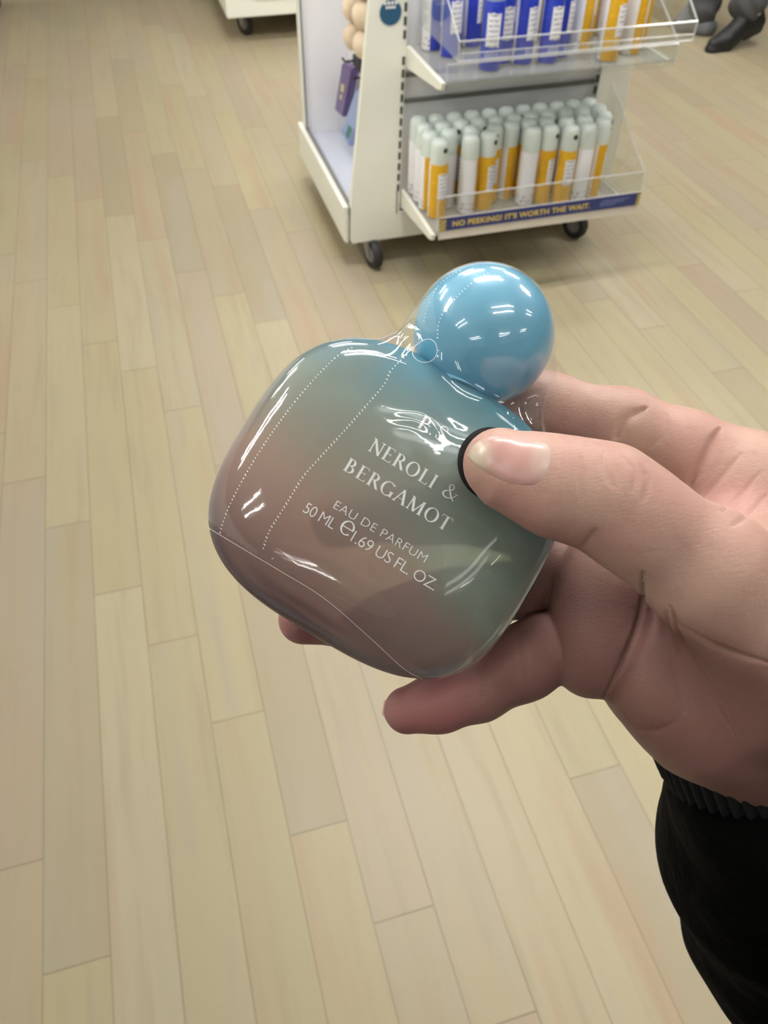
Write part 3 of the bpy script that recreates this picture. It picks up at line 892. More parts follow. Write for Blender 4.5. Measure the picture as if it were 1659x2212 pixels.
add_cone(fl, d_ball, cam_mm(905, 705, 206), 2.0, cam_mm(872, 748, 203), 1.0, 7)
D = smin(d_body, d_ball, 9.0)-0.3
del U_, W_, R_, g, gx, gy, gz
Vf, Ff = surface(fl, D)
Vf = relax(Vf, Ff, 3)
Nf = vnormals(Vf, Ff)
# crumpled folds near the printed initials and on the shoulders
def wrinkle(V, N, cpx, cpy, rad, amp, freq, ang, seed):
    P = V[:, :2]/V[:, 2:3]*FPX+np.array([IW/2, IH/2])
    d = (P-np.array([cpx, cpy]))
    r = np.hypot(d[:, 0], d[:, 1]*1.0)
    fall = np.clip(1-r/rad, 0, 1)**1.2*(N[:, 2] < 0.1)
    a = d[:, 0]*math.cos(ang)+d[:, 1]*math.sin(ang); b = -d[:, 0]*math.sin(ang)+d[:, 1]*math.cos(ang)
    w = np.sin(b*freq+seed+1.6*np.sin(a*freq*.35+seed*2)+.8*np.sin(b*freq*.43+a*.02))
    return V+N*(fall*amp*w)[:, None]
Vf = wrinkle(Vf, Nf, 925, 905, 120, .16, .115, .55, 1.0)
Vf = wrinkle(Vf, Nf, 1130, 905, 60, .30, .16, 1.0, 2.0)
Vf = wrinkle(Vf, Nf, 870, 735, 60, .25, .17, -.5, .3)
Vf = wrinkle(Vf, Nf, 1020, 1245, 130, .10, .055, -.5, .3)
Vf = wrinkle(Vf, Nf, 600, 1190, 70, .10, .12, .5, .9)
Vf = wrinkle(Vf, Nf, 620, 880, 170, .05, .07, 2.2, .4)
def bulge(V, N, cpx, cpy, ra, rb, ang, amp):
    P = V[:, :2]/V[:, 2:3]*FPX+np.array([IW/2, IH/2]); d = P-np.array([cpx, cpy])
    a = d[:, 0]*math.cos(ang)+d[:, 1]*math.sin(ang); b = -d[:, 0]*math.sin(ang)+d[:, 1]*math.cos(ang)
    return V+N*(amp*np.exp(-(a/ra)**2-(b/rb)**2)*(N[:, 2] < 0.1))[:, None]
Vf = bulge(Vf, Nf, 1000, 1262, 75, 34, -.45, .75)
Vf = bulge(Vf, Nf, 1085, 1195, 16, 40, .45, .35)
Vf_w = c2w(Vf)
film_full = Caster(Vf_w, Ff)
# the wrap is open at the foot and has a round vent at the neck
lv = (Vf-BC)@EV; lu = (Vf-BC)@EU
hole_c = film_full.hit(919, 759)[0]
hd = np.linalg.norm(Vf_w-hole_c, axis=1)
foot = lv < (-243-18*np.sin((lu/S_+60)/200.0))*S_
rem = foot | (hd < .0029)
Fk = Ff[~rem[Ff].any(1)]
used = np.unique(Fk); mp = np.full(len(Vf), -1); mp[used] = np.arange(len(used))
m_film = clear('shrink_wrap', (.975, .975, .985), 0.035, 1.46, 1.05, 0.006, 0.018, 140.0, 0.00006)
film = mesh_obj('shrink_wrap', Vf_w[used], mp[Fk], m_film, BOT)
tag(film, 'clear crinkled shrink wrap')
caster = film_full
m_edgew = simple('white_film_edge', srgb1(232, 234, 238), .35)
def film_line(name, pts, r, step=5, mat=m_edgew, off=.0001):
    P = []
    for q in px_path(pts, step):
        hcur = caster.hit(q[0], q[1], off)
        if hcur: P.append(Vector(hcur[0]))
    k = MB(); k.tube(P, r, 5); return k.build(name, mat, film, smooth=True)
film_line('wrap_hem', [(446, 1137), (500, 1170), (600, 1230), (700, 1292), (800, 1378), (870, 1442), (912, 1466)], .00005)
# vent rim
ring = []
hc = caster.hit(919, 759); nrm = Vector(hc[1]); e1 = nrm.orthogonal().normalized(); e2 = nrm.cross(e1)
for k_ in range(48):
    a = k_*2*math.pi/48
    q = Vector(hole_c)+(e1*math.cos(a)+e2*math.sin(a))*.0031+nrm*.002
    p, n2, i, dd = caster.t.ray_cast(q, -nrm)
    ring.append(p+n2*.0001 if p is not None else q-nrm*.002)
k = MB(); k.tube(ring, .00010, 6, closed=True); k.build('vent_rim', m_edgew, film, smooth=True)
# perforated tear lines: short white dashes
def perforation(name, pts, gap, wid, lng):
    path = px_path(pts, 1.0); Vp = []; Fp = []; acc = 0
    for i in range(1, len(path)-1):
        acc += np.linalg.norm(path[i]-path[i-1])
        if acc < gap: continue
        acc = 0
        hcur = caster.hit(*path[i], .00008); h2 = caster.hit(*path[i+1], .00008)
        if not hcur or not h2: continue
        p, nn = hcur; tdir = h2[0]-p; tdir /= np.linalg.norm(tdir)+1e-12
        sd = np.cross(nn, tdir)
        tt = (sd*.9+tdir*.45); tt /= np.linalg.norm(tt)
        s2 = np.cross(nn, tt)
        s = lng*(.7+.6*random.random())
        k0 = len(Vp)
        Vp += [p-tt*s-s2*wid, p+tt*s-s2*wid, p+tt*s+s2*wid, p-tt*s+s2*wid]
        Vp += [q+nn*.00006 for q in Vp[k0:k0+4]]
        Fp += [[k0+j for j in f_] for f_ in ((0,1,2,3),(4,5,6,7),(0,1,5,4),(1,2,6,5),(2,3,7,6),(3,0,4,7))]
    o = mesh_obj(name, Vp, Fp, m_edgew, film, False); o['kind'] = 'stuff'; return o
perforation('perforation', [(768, 748), (735, 765), (700, 797), (648, 855), (600, 918), (555, 985), (520, 1045), (495, 1095), (482, 1130), (474, 1158)], 8.0, .00012, .00020)
perforation('perforation', [(884, 762), (845, 800), (830, 830), (790, 878), (740, 935), (690, 990), (655, 1030), (625, 1078), (600, 1118), (580, 1152), (567, 1192)], 8.0, .00012, .00024)
perforation('perforation', [(945, 738), (948, 700), (960, 672), (985, 645), (1012, 618), (1035, 602), (1060, 588)], 8.0, .00012, .00022)
perforation('perforation', [(915, 702), (922, 670), (934, 640), (950, 615), (975, 595), (1000, 582)], 8.0, .00012, .00022)

# ---- printed lettering on the glass
body_cast = Caster(Vb_w, Fb)
def project_print(name, V2, F2, start, mat, parent, ang=ANG, off=.00012, shear=0.0):
    """V2: flat letter shapes in px units along the baseline; laid on the glass"""
    du = np.array([math.cos(ang), math.sin(ang)]); dv = np.array([math.sin(ang), -math.cos(ang)])
    V3 = []
    for x, y in V2:
        q = np.array(start)+du*(x+shear*y)+dv*y
        hcur = body_cast.hit(q[0], q[1], off)
        V3.append(hcur[0] if hcur else c2w(cam_mm(q[0], q[1], 186.0)))
    return mesh_obj(name, V3, F2, mat, parent, False)
class Glyphs:
    def __init__(s): s.V = []; s.F = []
    def poly(s, pts):
        k = len(s.V); s.V += [tuple(p) for p in pts]; s.F.append(list(range(k, k+len(pts))))
    def bar(s, x0, y0, x1, y1, w):
        d = np.array([x1-x0, y1-y0], float); d /= np.linalg.norm(d); n = np.array([-d[1], d[0]])*w/2
        a, b = np.array([x0, y0]), np.array([x1, y1]); s.poly([a-n, b-n, b+n, a+n])
    def vbar(s, x, w, y0=0, y1=1): s.poly([(x-w/2, y0), (x+w/2, y0), (x+w/2, y1), (x-w/2, y1)])
    def serif(s, x, y, hw, up):
        h = .035 if up else -.035; br = .10 if up else -.10
        s.poly([(x-hw, y), (x+hw, y), (x+hw, y+h), (x-hw, y+h)])
        s.poly([(x-hw*.75, y+h), (x+hw*.75, y+h), (x+hw*.28, y+br), (x-hw*.28, y+br)])
    def arc(s, cx, cy, rx, ry, thick, thin, a0, a1, n=28):
        A = np.radians(np.linspace(a0, a1, n+1))
        for p, q in zip(A[:-1], A[1:]):
            def w(a): return thin+(thick-thin)*abs(math.cos(a))**1.6
            o1, o2 = (cx+rx*math.cos(p), cy+ry*math.sin(p)), (cx+rx*math.cos(q), cy+ry*math.sin(q))
            i1 = (cx+(rx-w(p))*math.cos(p), cy+(ry-w(p))*math.sin(p)); i2 = (cx+(rx-w(q))*math.cos(q), cy+(ry-w(q))*math.sin(q))
            s.poly([o1, o2, i2, i1])
    def path(s, pts, ws):
        P = px_path([np.array(p) for p in pts], .03)
        n = len(P); wi = np.interp(np.linspace(0, 1, n), np.linspace(0, 1, len(ws)), ws)
        L, Rr = [], []
        for i in range(n):
            d = P[min(i+1, n-1)]-P[max(i-1, 0)]; d = d/(np.linalg.norm(d)+1e-9); m = np.array([-d[1], d[0]])*wi[i]/2
            L.append(P[i]+m); Rr.append(P[i]-m)
        for i in range(n-1): s.poly([L[i], L[i+1], Rr[i+1], Rr[i]])
TH, TN = .145, .065
def glyph(ch):
    g = Glyphs(); w = .6
    if ch == 'N':
        w = .80; g.vbar(.15, TN); g.vbar(.68, TN); g.bar(.13, .98, .68, .02, TH)
        g.serif(.15, 0, .12, True); g.serif(.68, 1, .12, False); g.poly([(.0, 1), (.2, 1), (.2, .965), (.0, .965)])
    elif ch == 'E':
        w = .64; g.vbar(.17, TH); g.serif(.17, 0, .13, True); g.serif(.17, 1, .13, False)
        g.poly([(.17, .96), (.55, .96), (.55, 1), (.17, 1)]); g.poly([(.55, 1), (.51, 1), (.535, .82), (.56, .82)])
        g.poly([(.17, 0), (.58, 0), (.58, .045), (.17, .045)]); g.poly([(.58, 0), (.53, 0), (.59, .2), (.615, .2)])
        g.poly([(.17, .50), (.44, .50), (.44, .545), (.17, .545)]); g.poly([(.42, .43), (.45, .43), (.45, .62), (.42, .62)])
    elif ch == 'R':
        w = .72; g.vbar(.17, TH); g.serif(.17, 0, .13, True); g.serif(.17, 1, .13, False)
        g.arc(.30, .74, .27, .26, TH, TN, -90, 90); g.poly([(.17, .955), (.31, .955), (.31, 1), (.17, 1)]); g.poly([(.17, .48), (.31, .48), (.31, .525), (.17, .525)])
        g.bar(.36, .49, .66, .02, TH); g.poly([(.58, 0), (.76, 0), (.76, .035), (.58, .035)])
    elif ch == 'O':
        w = .86; g.arc(.43, .5, .40, .52, TH, TN, 0, 360, 56)
    elif ch == 'L':
        w = .62; g.vbar(.17, TH); g.serif(.17, 0, .13, True); g.serif(.17, 1, .13, False)
        g.poly([(.17, 0), (.57, 0), (.57, .045), (.17, .045)]); g.poly([(.57, 0), (.52, 0), (.58, .22), (.605, .22)])
    elif ch == 'I':
        w = .36; g.vbar(.17, TH); g.serif(.17, 0, .13, True); g.serif(.17, 1, .13, False)
    elif ch == 'B':
        w = .70; g.vbar(.17, TH); g.serif(.17, 0, .13, True); g.serif(.17, 1, .13, False)
        g.arc(.30, .75, .24, .25, TH, TN, -90, 90); g.arc(.32, .265, .29, .265, TH, TN, -90, 90)
        for y in (0, .49, .955): g.poly([(.17, y), (.33, y), (.33, y+.045), (.17, y+.045)])
    elif ch == 'G':
        w = .82; g.arc(.44, .5, .41, .52, TH, TN, 48, 318, 44); g.vbar(.72, TH, .03, .42); g.serif(.72, .42, .13, False)
        g.poly([(.70, .80), (.735, .98), (.71, .98), (.66, .86)])
    elif ch == 'A':
        w = .80; g.bar(.12, .02, .405, .99, TN); g.bar(.40, 1.02, .69, .02, TH); g.poly([(.22, .33), (.57, .33), (.57, .37), (.22, .37)])
        g.serif(.11, 0, .10, True); g.serif(.69, 0, .12, True)
    elif ch == 'M':
        w = .98; g.bar(.12, .02, .16, .98, TN); g.bar(.16, .98, .48, .02, TH); g.bar(.47, .02, .80, .98, TN); g.bar(.83, .02, .80, .98, TH)
        g.serif(.12, 0, .11, True); g.serif(.83, 0, .13, True); g.poly([(.05, 1), (.19, 1), (.19, .965), (.05, .965)]); g.poly([(.76, 1), (.92, 1), (.92, .965), (.76, .965)])
    elif ch == 'T':
        w = .72; g.vbar(.35, TH); g.serif(.35, 0, .13, True); g.poly([(.03, .955), (.67, .955), (.67, 1), (.03, 1)])
        g.poly([(.03, 1), (.07, 1), (.045, .80), (.015, .80)]); g.poly([(.67, 1), (.63, 1), (.655, .80), (.685, .80)])
    elif ch == 'P':
        w = .62; g.vbar(.17, TH); g.serif(.17, 0, .13, True); g.serif(.17, 1, .13, False)
        g.arc(.30, .72, .26, .28, TH, TN, -90, 90); g.poly([(.17, .955), (.31, .955), (.31, 1), (.17, 1)]); g.poly([(.17, .44), (.31, .44), (.31, .485), (.17, .485)])
    elif ch == 'S':
        w = .58; g.path([(.47, .80), (.43, .94), (.28, 1.0), (.12, .92), (.09, .76), (.22, .61), (.38, .47), (.49, .32), (.46, .12), (.28, .01), (.12, .06), (.06, .22)], [.04, .05, .06, .08, .10, .12, .12, .10, .08, .06, .05, .04])
        g.poly([(.45, .74), (.49, .74), (.49, .97), (.46, .97)]); g.poly([(.04, .04), (.075, .04), (.075, .28), (.04, .28)])
    elif ch == '.':
        w = .25; g.arc(.1, .06, .06, .06, .06, .06, 0, 360, 12)
    elif ch == '&':
        w = .86; g.path([(.80, .50), (.72, .30), (.58, .12), (.40, .01), (.20, .02), (.07, .16), (.10, .34), (.26, .50), (.42, .64), (.48, .80), (.42, .95), (.32, .99), (.22, .92), (.22, .76), (.32, .58), (.46, .36), (.62, .14), (.80, .0)],
                         [.04, .04, .05, .06, .09, .10, .09, .06, .05, .06, .05, .04, .06, .08, .10, .11, .10, .05])
        g.poly([(.68, .50), (.90, .50), (.90, .535), (.68, .535)])
    elif ch == ' ': w = .42
    return g, w
def serif_text(txt, length, height, gap=.06):
    V = []; F = []; x = 0
    for ch in txt:
        g, w = glyph(ch); k = len(V)
        V += [(x+a, b) for a, b in g.V]; F += [[i+k for i in f_] for f_ in g.F]; x += w+gap
    V = np.array(V); V[:, 0] *= length/(V[:, 0].max()); V[:, 1] *= height
    return V, F
m_ink = simple('white_ink', (.97, .98, .98), .5, .005)
V, F = serif_text('NEROLI &', 220, 31); project_print('printed_name', V, F, (793, 972), m_ink, body)
V, F = serif_text('BERGAMOT', 263, 31); project_print('printed_name', V, F, (739, 1014), m_ink, body)
V, F = serif_text('P.S.', 78, 32, .10); project_print('printed_initials', V, F, (899, 922), m_ink, body)
def sans(txt, w, h, offset=-.012, sp=1.0):
    V, F = font_mesh(txt, 1.0, offset, sp); Q = fit_text(V, w, h); return Q[:, :2], F
V, F = sans('EAU DE PARFUM', 230, 18.5, -.014, 1.05); project_print('printed_kind', V, F, (719, 1097), m_ink, body)
V, F = sans('50 ML', 76, 24, -.010, .9); project_print('printed_volume', V, F, (653, 1105), m_ink, body)
V, F = sans('1.69 US FL. OZ.', 210, 25, -.010, .9); project_print('printed_volume', V, F, (756, 1168), m_ink, body)
g = Glyphs(); g.arc(.5, .5, .5, .5, .15, .07, 0, 312, 48); g.poly([(.12, .46), (.98, .46), (.98, .53), (.12, .53)])
V = np.array(g.V)*np.array([31, 33]); project_print('estimated_sign', V, g.F, (729, 1147), m_ink, body)
# the round black sticker under the thumb
def film_disc(name, cx, cy, r_mm, mat, off, thick, parent):
    hcur = caster.hit(cx, cy); c, nrm = Vector(hcur[0]), Vector(hcur[1]); e1 = nrm.orthogonal().normalized(); e2 = nrm.cross(e1)
    Vd = []; Fd = []; nr, na = 8, 48
    for s_ in (off, off+thick):
        for i in range(nr+1):
            for k_ in range(na):
                a = 2*math.pi*k_/na; rr = r_mm/1000*i/nr
                q = c+(e1*math.cos(a)+e2*math.sin(a))*rr+nrm*.006
                p, n2, ii, dd = caster.t.ray_cast(q, -nrm)
                Vd.append((p if p is not None else q-nrm*.006)+nrm*s_)
    B0 = (nr+1)*na
    for b0 in (0, B0):
        for i in range(nr):
            for k_ in range(na):
                a0, a1 = b0+i*na+k_, b0+i*na+(k_+1) % na
                Fd.append((a0, a0+na, a1+na, a1))
    for k_ in range(na):
        a0, a1 = nr*na+k_, nr*na+(k_+1) % na; Fd.append((a0, a1, a1+B0, a0+B0))
    return mesh_obj(name, [tuple(v) for v in Vd], Fd, mat, parent)
t = NT('black_sticker'); t.principled(t.mix(t.noise(t.coord(), 900, 3), (.004, .004, .004), (.012, .012, .012)), .6, **{'Specular IOR Level': .2}); m_bsticker = t.m
st = film_disc('round_sticker', 1069, 1002, 84/FPX*187, m_bsticker, .00018, .0002, BOT)
tag(st, 'round black sticker')

# ================================================================== HAND, CUFF AND SLEEVE
def hp(px, py, dep, r): return (cam_mm(px, py, dep), r)
H_ = 0.55
fl = Field(cam_mm(560, 1100, 200)*np.array([1, 0, 0])+np.array([0, -42, 150]), np.array([135, 112, 262.0]), H_)
def chain(F, pts, k):
    for a, b in zip(pts[:-1], pts[1:]): add_cone(fl, F, a[0], a[1], b[0], b[1], k)
palm = fl.new()
chain(palm, [hp(1612, 1062, 212, 14.5), hp(1560, 1250, 208, 14), hp(1430, 1440, 208, 14.5)], 10)
chain(palm, [hp(1430, 1440, 208, 14.5), hp(1530, 1500, 211, 20), hp(1660, 1560, 218, 21)], 10)
chain(palm, [hp(1600, 1250, 202, 20), hp(1720, 1400, 202, 26)], 10)
chain(palm, [hp(1620, 1080, 214, 14), hp(1800, 1300, 210, 20)], 10)
W0 = cam_mm(1650, 1452, 212); AX = cam_mm(1692, 1647, 243)-W0; AX /= np.linalg.norm(AX)
s2_ = np.array([0, AX[2], -AX[1]]); s2_ -= AX*(s2_@AX); s2_ /= np.linalg.norm(s2_)     # towards the viewer, palm side
s1 = np.cross(AX, s2_)
for sg in (-11, 11):
    chain(palm, [(W0-AX*6+s1*sg, 18.5), (W0+AX*45+s1*sg, 17.5)], 12)
thumb = fl.new()
TD = 176.5
chain(thumb, [hp(1070, 997, TD, 6.3), hp(1096, 1014, TD, 7.7), hp(1200, 1050, TD-.5, 10.2), hp(1310, 1076, TD-.5, 11.0), hp(1390, 1135, TD, 11.0), hp(1530, 1235, TD+3, 13.5), hp(1740, 1420, 190, 22)], 6)
index = fl.new()
chain(index, [hp(940, 845, 228, 7.0), hp(1050, 860, 227, 8), hp(1180, 880, 224, 9.0), hp(1345, 925, 219, 10.2), hp(1480, 985, 215, 11.5), hp(1612, 1062, 212, 14)], 5)
middle = fl.new()
chain(middle, [hp(740, 1120, 229, 7.2), hp(900, 1110, 229, 8), hp(1120, 1105, 229, 9), hp(1320, 1120, 226, 10.5), hp(1570, 1180, 213, 14)], 5)
ringf = fl.new()
chain(ringf, [hp(655, 1338, 224, 7.0), hp(760, 1335, 225, 7.8), hp(950, 1292, 225, 8.8), hp(1120, 1250, 220.5, 10.4), hp(1200, 1236, 218.5, 11)], 4)
block = fl.new()
Rz = np.array([[math.cos(.28), math.sin(.28), 0], [-math.sin(.28), math.cos(.28), 0], [0, 0, 1]])
add_ellipsoid(fl, block, cam_mm(1300, 1318, 208), (12.6, 22.0, 11.5), Rz, 0)
chain(block, [hp(1300, 1400, 208, 11), hp(1430, 1430, 206, 12)], 8)
chain(block, [hp(1290, 1260, 212, 11), hp(1480, 1300, 210, 13)], 8)
pinky = fl.new()
chain(pinky, [hp(880, 1534, 216, 6.4), hp(950, 1517, 215.5, 7.6), hp(1035, 1492, 214.5, 7.7), hp(1130, 1432, 212, 9.5), hp(1178, 1400, 211, 9.8)], 3.5)
F = smin(palm, thumb, 9.0)
F = np.minimum(F, smin(palm, index, 6.0))
F = smin(F, smin(palm, middle, 6.0), .5)
F = smin(F, smin(palm, block, 1.6), .3)
F = smin(F, ringf, .5)
F = smin(F, pinky, .5)
# keep the wrapped bottle free: fingers give way where they press on it
Xf, Yf_, Zf = fl.sub(fl.lo, fl.lo+fl.h*fl.n)[1:]
U_ = (Xf-BC[0])*EU[0]+(Yf_-BC[1])*EU[1]+(Zf-BC[2])*EU[2]; V_ = (Xf-BC[0])*EV[0]+(Yf_-BC[1])*EV[1]+(Zf-BC[2])*EV[2]; W_ = (Xf-BC[0])*EW[0]+(Yf_-BC[1])*EW[1]+(Zf-BC[2])*EW[2]
n_ = np.where(V_ > 0, NT_, NB_).astype(np.float32); b_ = np.where(V_ > 0, BT, BB).astype(np.float32)
R_ = ((np.abs(U_/BA)**n_+np.abs(V_/b_)**n_)**(1/n_)).astype(np.float32)
g_ = np.sqrt(R_**3.4+(W_/BCW)**2).astype(np.float32)
gx, gy, gz = np.gradient(g_, fl.h)
db = (g_-1)/np.maximum(np.sqrt(gx*gx+gy*gy+gz*gz), 1e-3)
db = np.where(g_ < .5, -10, db)-0.85
F = np.maximum(F, -db)
del U_, V_, W_, n_, b_, R_, g_, gx, gy, gz, db
V, Fc = surface(fl, F)
V = relax(V, Fc, 3)
# creases: fine folds pressed into the skin
hc0 = Caster(c2w(V), Fc)
def crease(V, N, pts, width, depth):
    P = []
    for q in px_path(pts, 6):
        h_ = hc0.hit(q[0], q[1])
        if h_: P.append(w2c(h_[0]))
    lo_ = np.min(P, 0)-3*width; hi_ = np.max(P, 0)+3*width
    ids = np.where(((V > lo_) & (V < hi_)).all(1))[0]
    if len(ids) == 0: return V
    dm = np.full(len(ids), 1e9)
    n = len(P)
    for i in range(n-1):
        d, t_ = seg_dist(V[ids], P[i], P[i+1])
        e = min(1.0, 3.0*min((i+.5)/n, 1-(i+.5)/n)+.15)
        dm = np.minimum(dm, d/max(e, .25))
    V = V.copy(); V[ids] -= N[ids]*(depth*np.exp(-(dm/width)**2))[:, None]
    return V
N = vnormals(V, Fc)
for pts, w_, d_ in [
    ([(1286, 1146), (1278, 1160), (1264, 1182)], .9, .5), ([(1252, 985), (1252, 1030), (1258, 1085)], .7, .25),
    ([(1304, 975), (1306, 1012), (1322, 1050)], .7, .3), ([(1345, 985), (1370, 1020), (1368, 1060)], .7, .28), ([(1378, 1000), (1400, 1040), (1390, 1080)], .7, .22), ([(1330, 1000), (1335, 1040), (1330, 1065)], .6, .2),
    ([(1395, 880), (1352, 908), (1330, 945)], 1.6, 1.1), ([(1440, 895), (1436, 935), (1405, 965)], .9, .35), ([(1555, 925), (1525, 985), (1490, 1045)], 1.4, 1.2), ([(1600, 980), (1560, 1030), (1520, 1075)], .9, .4),
    ([(1640, 1020), (1600, 1070), (1560, 1105)], .8, .4), ([(1655, 1070), (1620, 1110), (1585, 1135)], .8, .4),
    ([(1028, 1440), (1036, 1470), (1034, 1520)], .7, .35), ([(1118, 1385), (1122, 1420), (1128, 1470)], .8, .3), ([(1142, 1380), (1150, 1420), (1148, 1465)], .7, .22),
    ([(1388, 1235), (1388, 1290), (1378, 1350), (1345, 1430), (1304, 1506)], .75, .9),
    ([(1450, 1310), (1475, 1355), (1560, 1402), (1659, 1432)], 1.2, .6), ([(1440, 1320), (1455, 1420), (1480, 1540)], 1.3, .5), ([(1455, 1340), (1510, 1450), (1590, 1590)], 1.3, .4),
    ([(1382, 1578), (1420, 1580), (1460, 1560)], .9, .18), ([(1370, 1204), (1390, 1198), (1410, 1190)], .7, .1)]:
    V = crease(V, N, pts, w_, d_)
def skin_material():
    t = NT('skin')
    co = t.coord()
    n1 = t.noise(co, 55, 3, .5); n2 = t.noise(co, 260, 3, .6); n3 = t.noise(co, 1400, 2, .5)
    c = t.mix(t.smooth(n1, .35, .7), (.49, .31, .25), (.45, .255, .21))
    c = t.mix(t.math('MULTIPLY', t.smooth(n2, .48, .72), .28), c, (.40, .195, .165))
    # the palm side is ruddier, and darkened to paint in its shade
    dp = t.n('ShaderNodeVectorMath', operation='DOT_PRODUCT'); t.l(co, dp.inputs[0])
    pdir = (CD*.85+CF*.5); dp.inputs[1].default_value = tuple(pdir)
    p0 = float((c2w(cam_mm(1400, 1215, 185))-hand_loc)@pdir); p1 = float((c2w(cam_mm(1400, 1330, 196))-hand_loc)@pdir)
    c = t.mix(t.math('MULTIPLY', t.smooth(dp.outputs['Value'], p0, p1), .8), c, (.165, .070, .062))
    # ruddy finger ends
    for (pc, rad, col, amt) in ((cam_mm(925, 1520, 208), .019, (.34, .13, .13), .7), (cam_mm(1120, 1095, 176), .016, (.46, .2, .18), .5), (cam_mm(640, 1345, 220), .02, (.30, .12, .115), .7), (cam_mm(1570, 1110, 200), .014, (.46, .2, .18), .55)):
        q = c2w(pc)-hand_loc
        dn = t.n('ShaderNodeVectorMath', operation='DISTANCE'); t.l(co, dn.inputs[0]); dn.inputs[1].default_value = tuple(q)
        c = t.mix(t.math('MULTIPLY', t.math('SUBTRACT', 1.0, t.smooth(dn.outputs['Value'], rad*.25, rad)), amt), c, col)
    # fine lines across the skin
    ax = c2w(cam_mm(1600, 1100, 180))-c2w(cam_mm(1500, 1000, 180)); ax = ax/np.linalg.norm(ax)
    wv = t.n('ShaderNodeTexNoise'); mp_ = t.n('ShaderNodeMapping'); t.l(co, mp_.inputs[0])
    mp_.inputs['Rotation'].default_value = (.4, .5, .5); mp_.inputs['Scale'].default_value = (300, 1500, 1500)
    t.l(mp_.outputs[0], wv.inputs['Vector']); wv.inputs['Scale'].default_value = 1.0; wv.inputs['Detail'].default_value = 3
    vo = t.n('ShaderNodeTexVoronoi'); vo.feature = 'DISTANCE_TO_EDGE'; t.l(co, vo.inputs['Vector']); vo.inputs['Scale'].default_value = 900
    hgt = t.math('ADD', t.math('MULTIPLY', wv.outputs['Fac'], .9), t.math('MULTIPLY', t.smooth(vo.outputs['Distance'], 0, .12), .10))
    hgt = t.math('ADD', hgt, t.math('MULTIPLY', n3, .3))
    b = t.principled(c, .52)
    b.inputs['Subsurface Weight'].default_value = .12; b.inputs['Subsurface Scale'].default_value = .004
    b.inputs['Subsurface Radius'].default_value = (1, .4, .25)
    b.inputs['Specular IOR Level'].default_value = .35
    t.l(t.bump(hgt, .4, .0003), b.inputs['Normal'])
    return t.m
hand_loc = c2w(cam_mm(1690, 1560, 207))
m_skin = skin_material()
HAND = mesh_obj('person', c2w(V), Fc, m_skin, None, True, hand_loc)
tag(HAND, 'hand of a person in a black jacket pinching the perfume bottle between thumb and fingers', 'person')
hand_cast = Caster(c2w(V), Fc)
# thumb nail: a curved plate seated on the thumb
def nail(name, quad_fn, nu, nv_, parent, mat, lift):
    Vn = []; Fn = []
    for j in range(nv_+1):
        for i in range(nu+1):
            u, v = i/nu, j/nv_
            q = quad_fn(u, v)
            h_ = hand_cast.hit(q[0], q[1])
            if h_ is None or np.linalg.norm(h_[0]-CAM) > (TD+12)/1000:
                np_, nn_, _, _ = hand_cast.t.find_nearest(Vector(c2w(cam_mm(q[0], q[1], TD-2)))); h_ = (np.array(np_), np.array(nn_))
            e = min(u, 1-u)*2; e2 = min(v, 1-v)*2
            k_ = (min(1, e*4)**.5)*(min(1, e2*3)**.5)
            Vn.append(h_[0]+h_[1]*(-.00025+lift*k_))
    for j in range(nv_):
        for i in range(nu):
            a = j*(nu+1)+i; Fn.append((a, a+1, a+nu+2, a+nu+1))
    return mesh_obj(name, Vn, Fn, mat, parent)
top_e = px_path([(1014, 982), (1021, 963), (1040, 946), (1066, 937), (1100, 939), (1150, 947), (1192, 958)], 3)
bot_e = px_path([(1013, 986), (1024, 1003), (1046, 1020), (1085, 1042), (1125, 1052), (1166, 1050)], 3)
def edge_at(E_, u): i = u*(len(E_)-1); a = int(i); b = min(a+1, len(E_)-1); return E_[a]*(1-(i-a))+E_[b]*(i-a)
def nail_q(u, v):
    a, b = edge_at(top_e, u), edge_at(bot_e, u)
    q = a*(1-v)+b*v
    return q+np.array([12*u*math.sin(math.pi*v), 0])-np.array([4*(1-u)*math.sin(math.pi*v), 0])
t = NT('nail_plate')
ncoord = t.coord()
tipw = c2w(cam_mm(1005, 985, TD-6))-hand_loc; basew = c2w(cam_mm(1205, 1005, TD-8))-hand_loc
dn = t.n('ShaderNodeVectorMath', operation='DISTANCE'); t.l(ncoord, dn.inputs[0]); dn.inputs[1].default_value = tuple(basew)
dt = t.n('ShaderNodeVectorMath', operation='DISTANCE'); t.l(ncoord, dt.inputs[0]); dt.inputs[1].default_value = tuple(tipw)
c = t.mix(t.noise(ncoord, 300, 2), (.52, .28, .26), (.55, .33, .29))
c = t.mix(t.math('SUBTRACT', 1.0, t.smooth(dn.outputs['Value'], .0055, .0075)), c, (.57, .40, .35))
c = t.mix(t.math('SUBTRACT', 1.0, t.smooth(dt.outputs['Value'], .003, .0075)), c, (.56, .46, .35))
b = t.principled(c, .28); b.inputs['Subsurface Weight'].default_value = .1; b.inputs['Subsurface Scale'].default_value = .002
nl = nail('thumb_nail', nail_q, 40, 22, HAND, t.m, .0006)
tag(nl, 'smooth unpainted thumb nail')
# little-finger nail edge
k = MB()
P = [c2w(cam_mm(x, y, d_)) for x, y, d_ in ((846, 1565, 216), (834, 1540, 216.5), (838, 1518, 217), (852, 1502, 218))]
k.tube([Vector(p) for p in P], [.0007, .0012, .0012, .0006], 8); k.build('finger_nail', t.m, HAND, smooth=True)

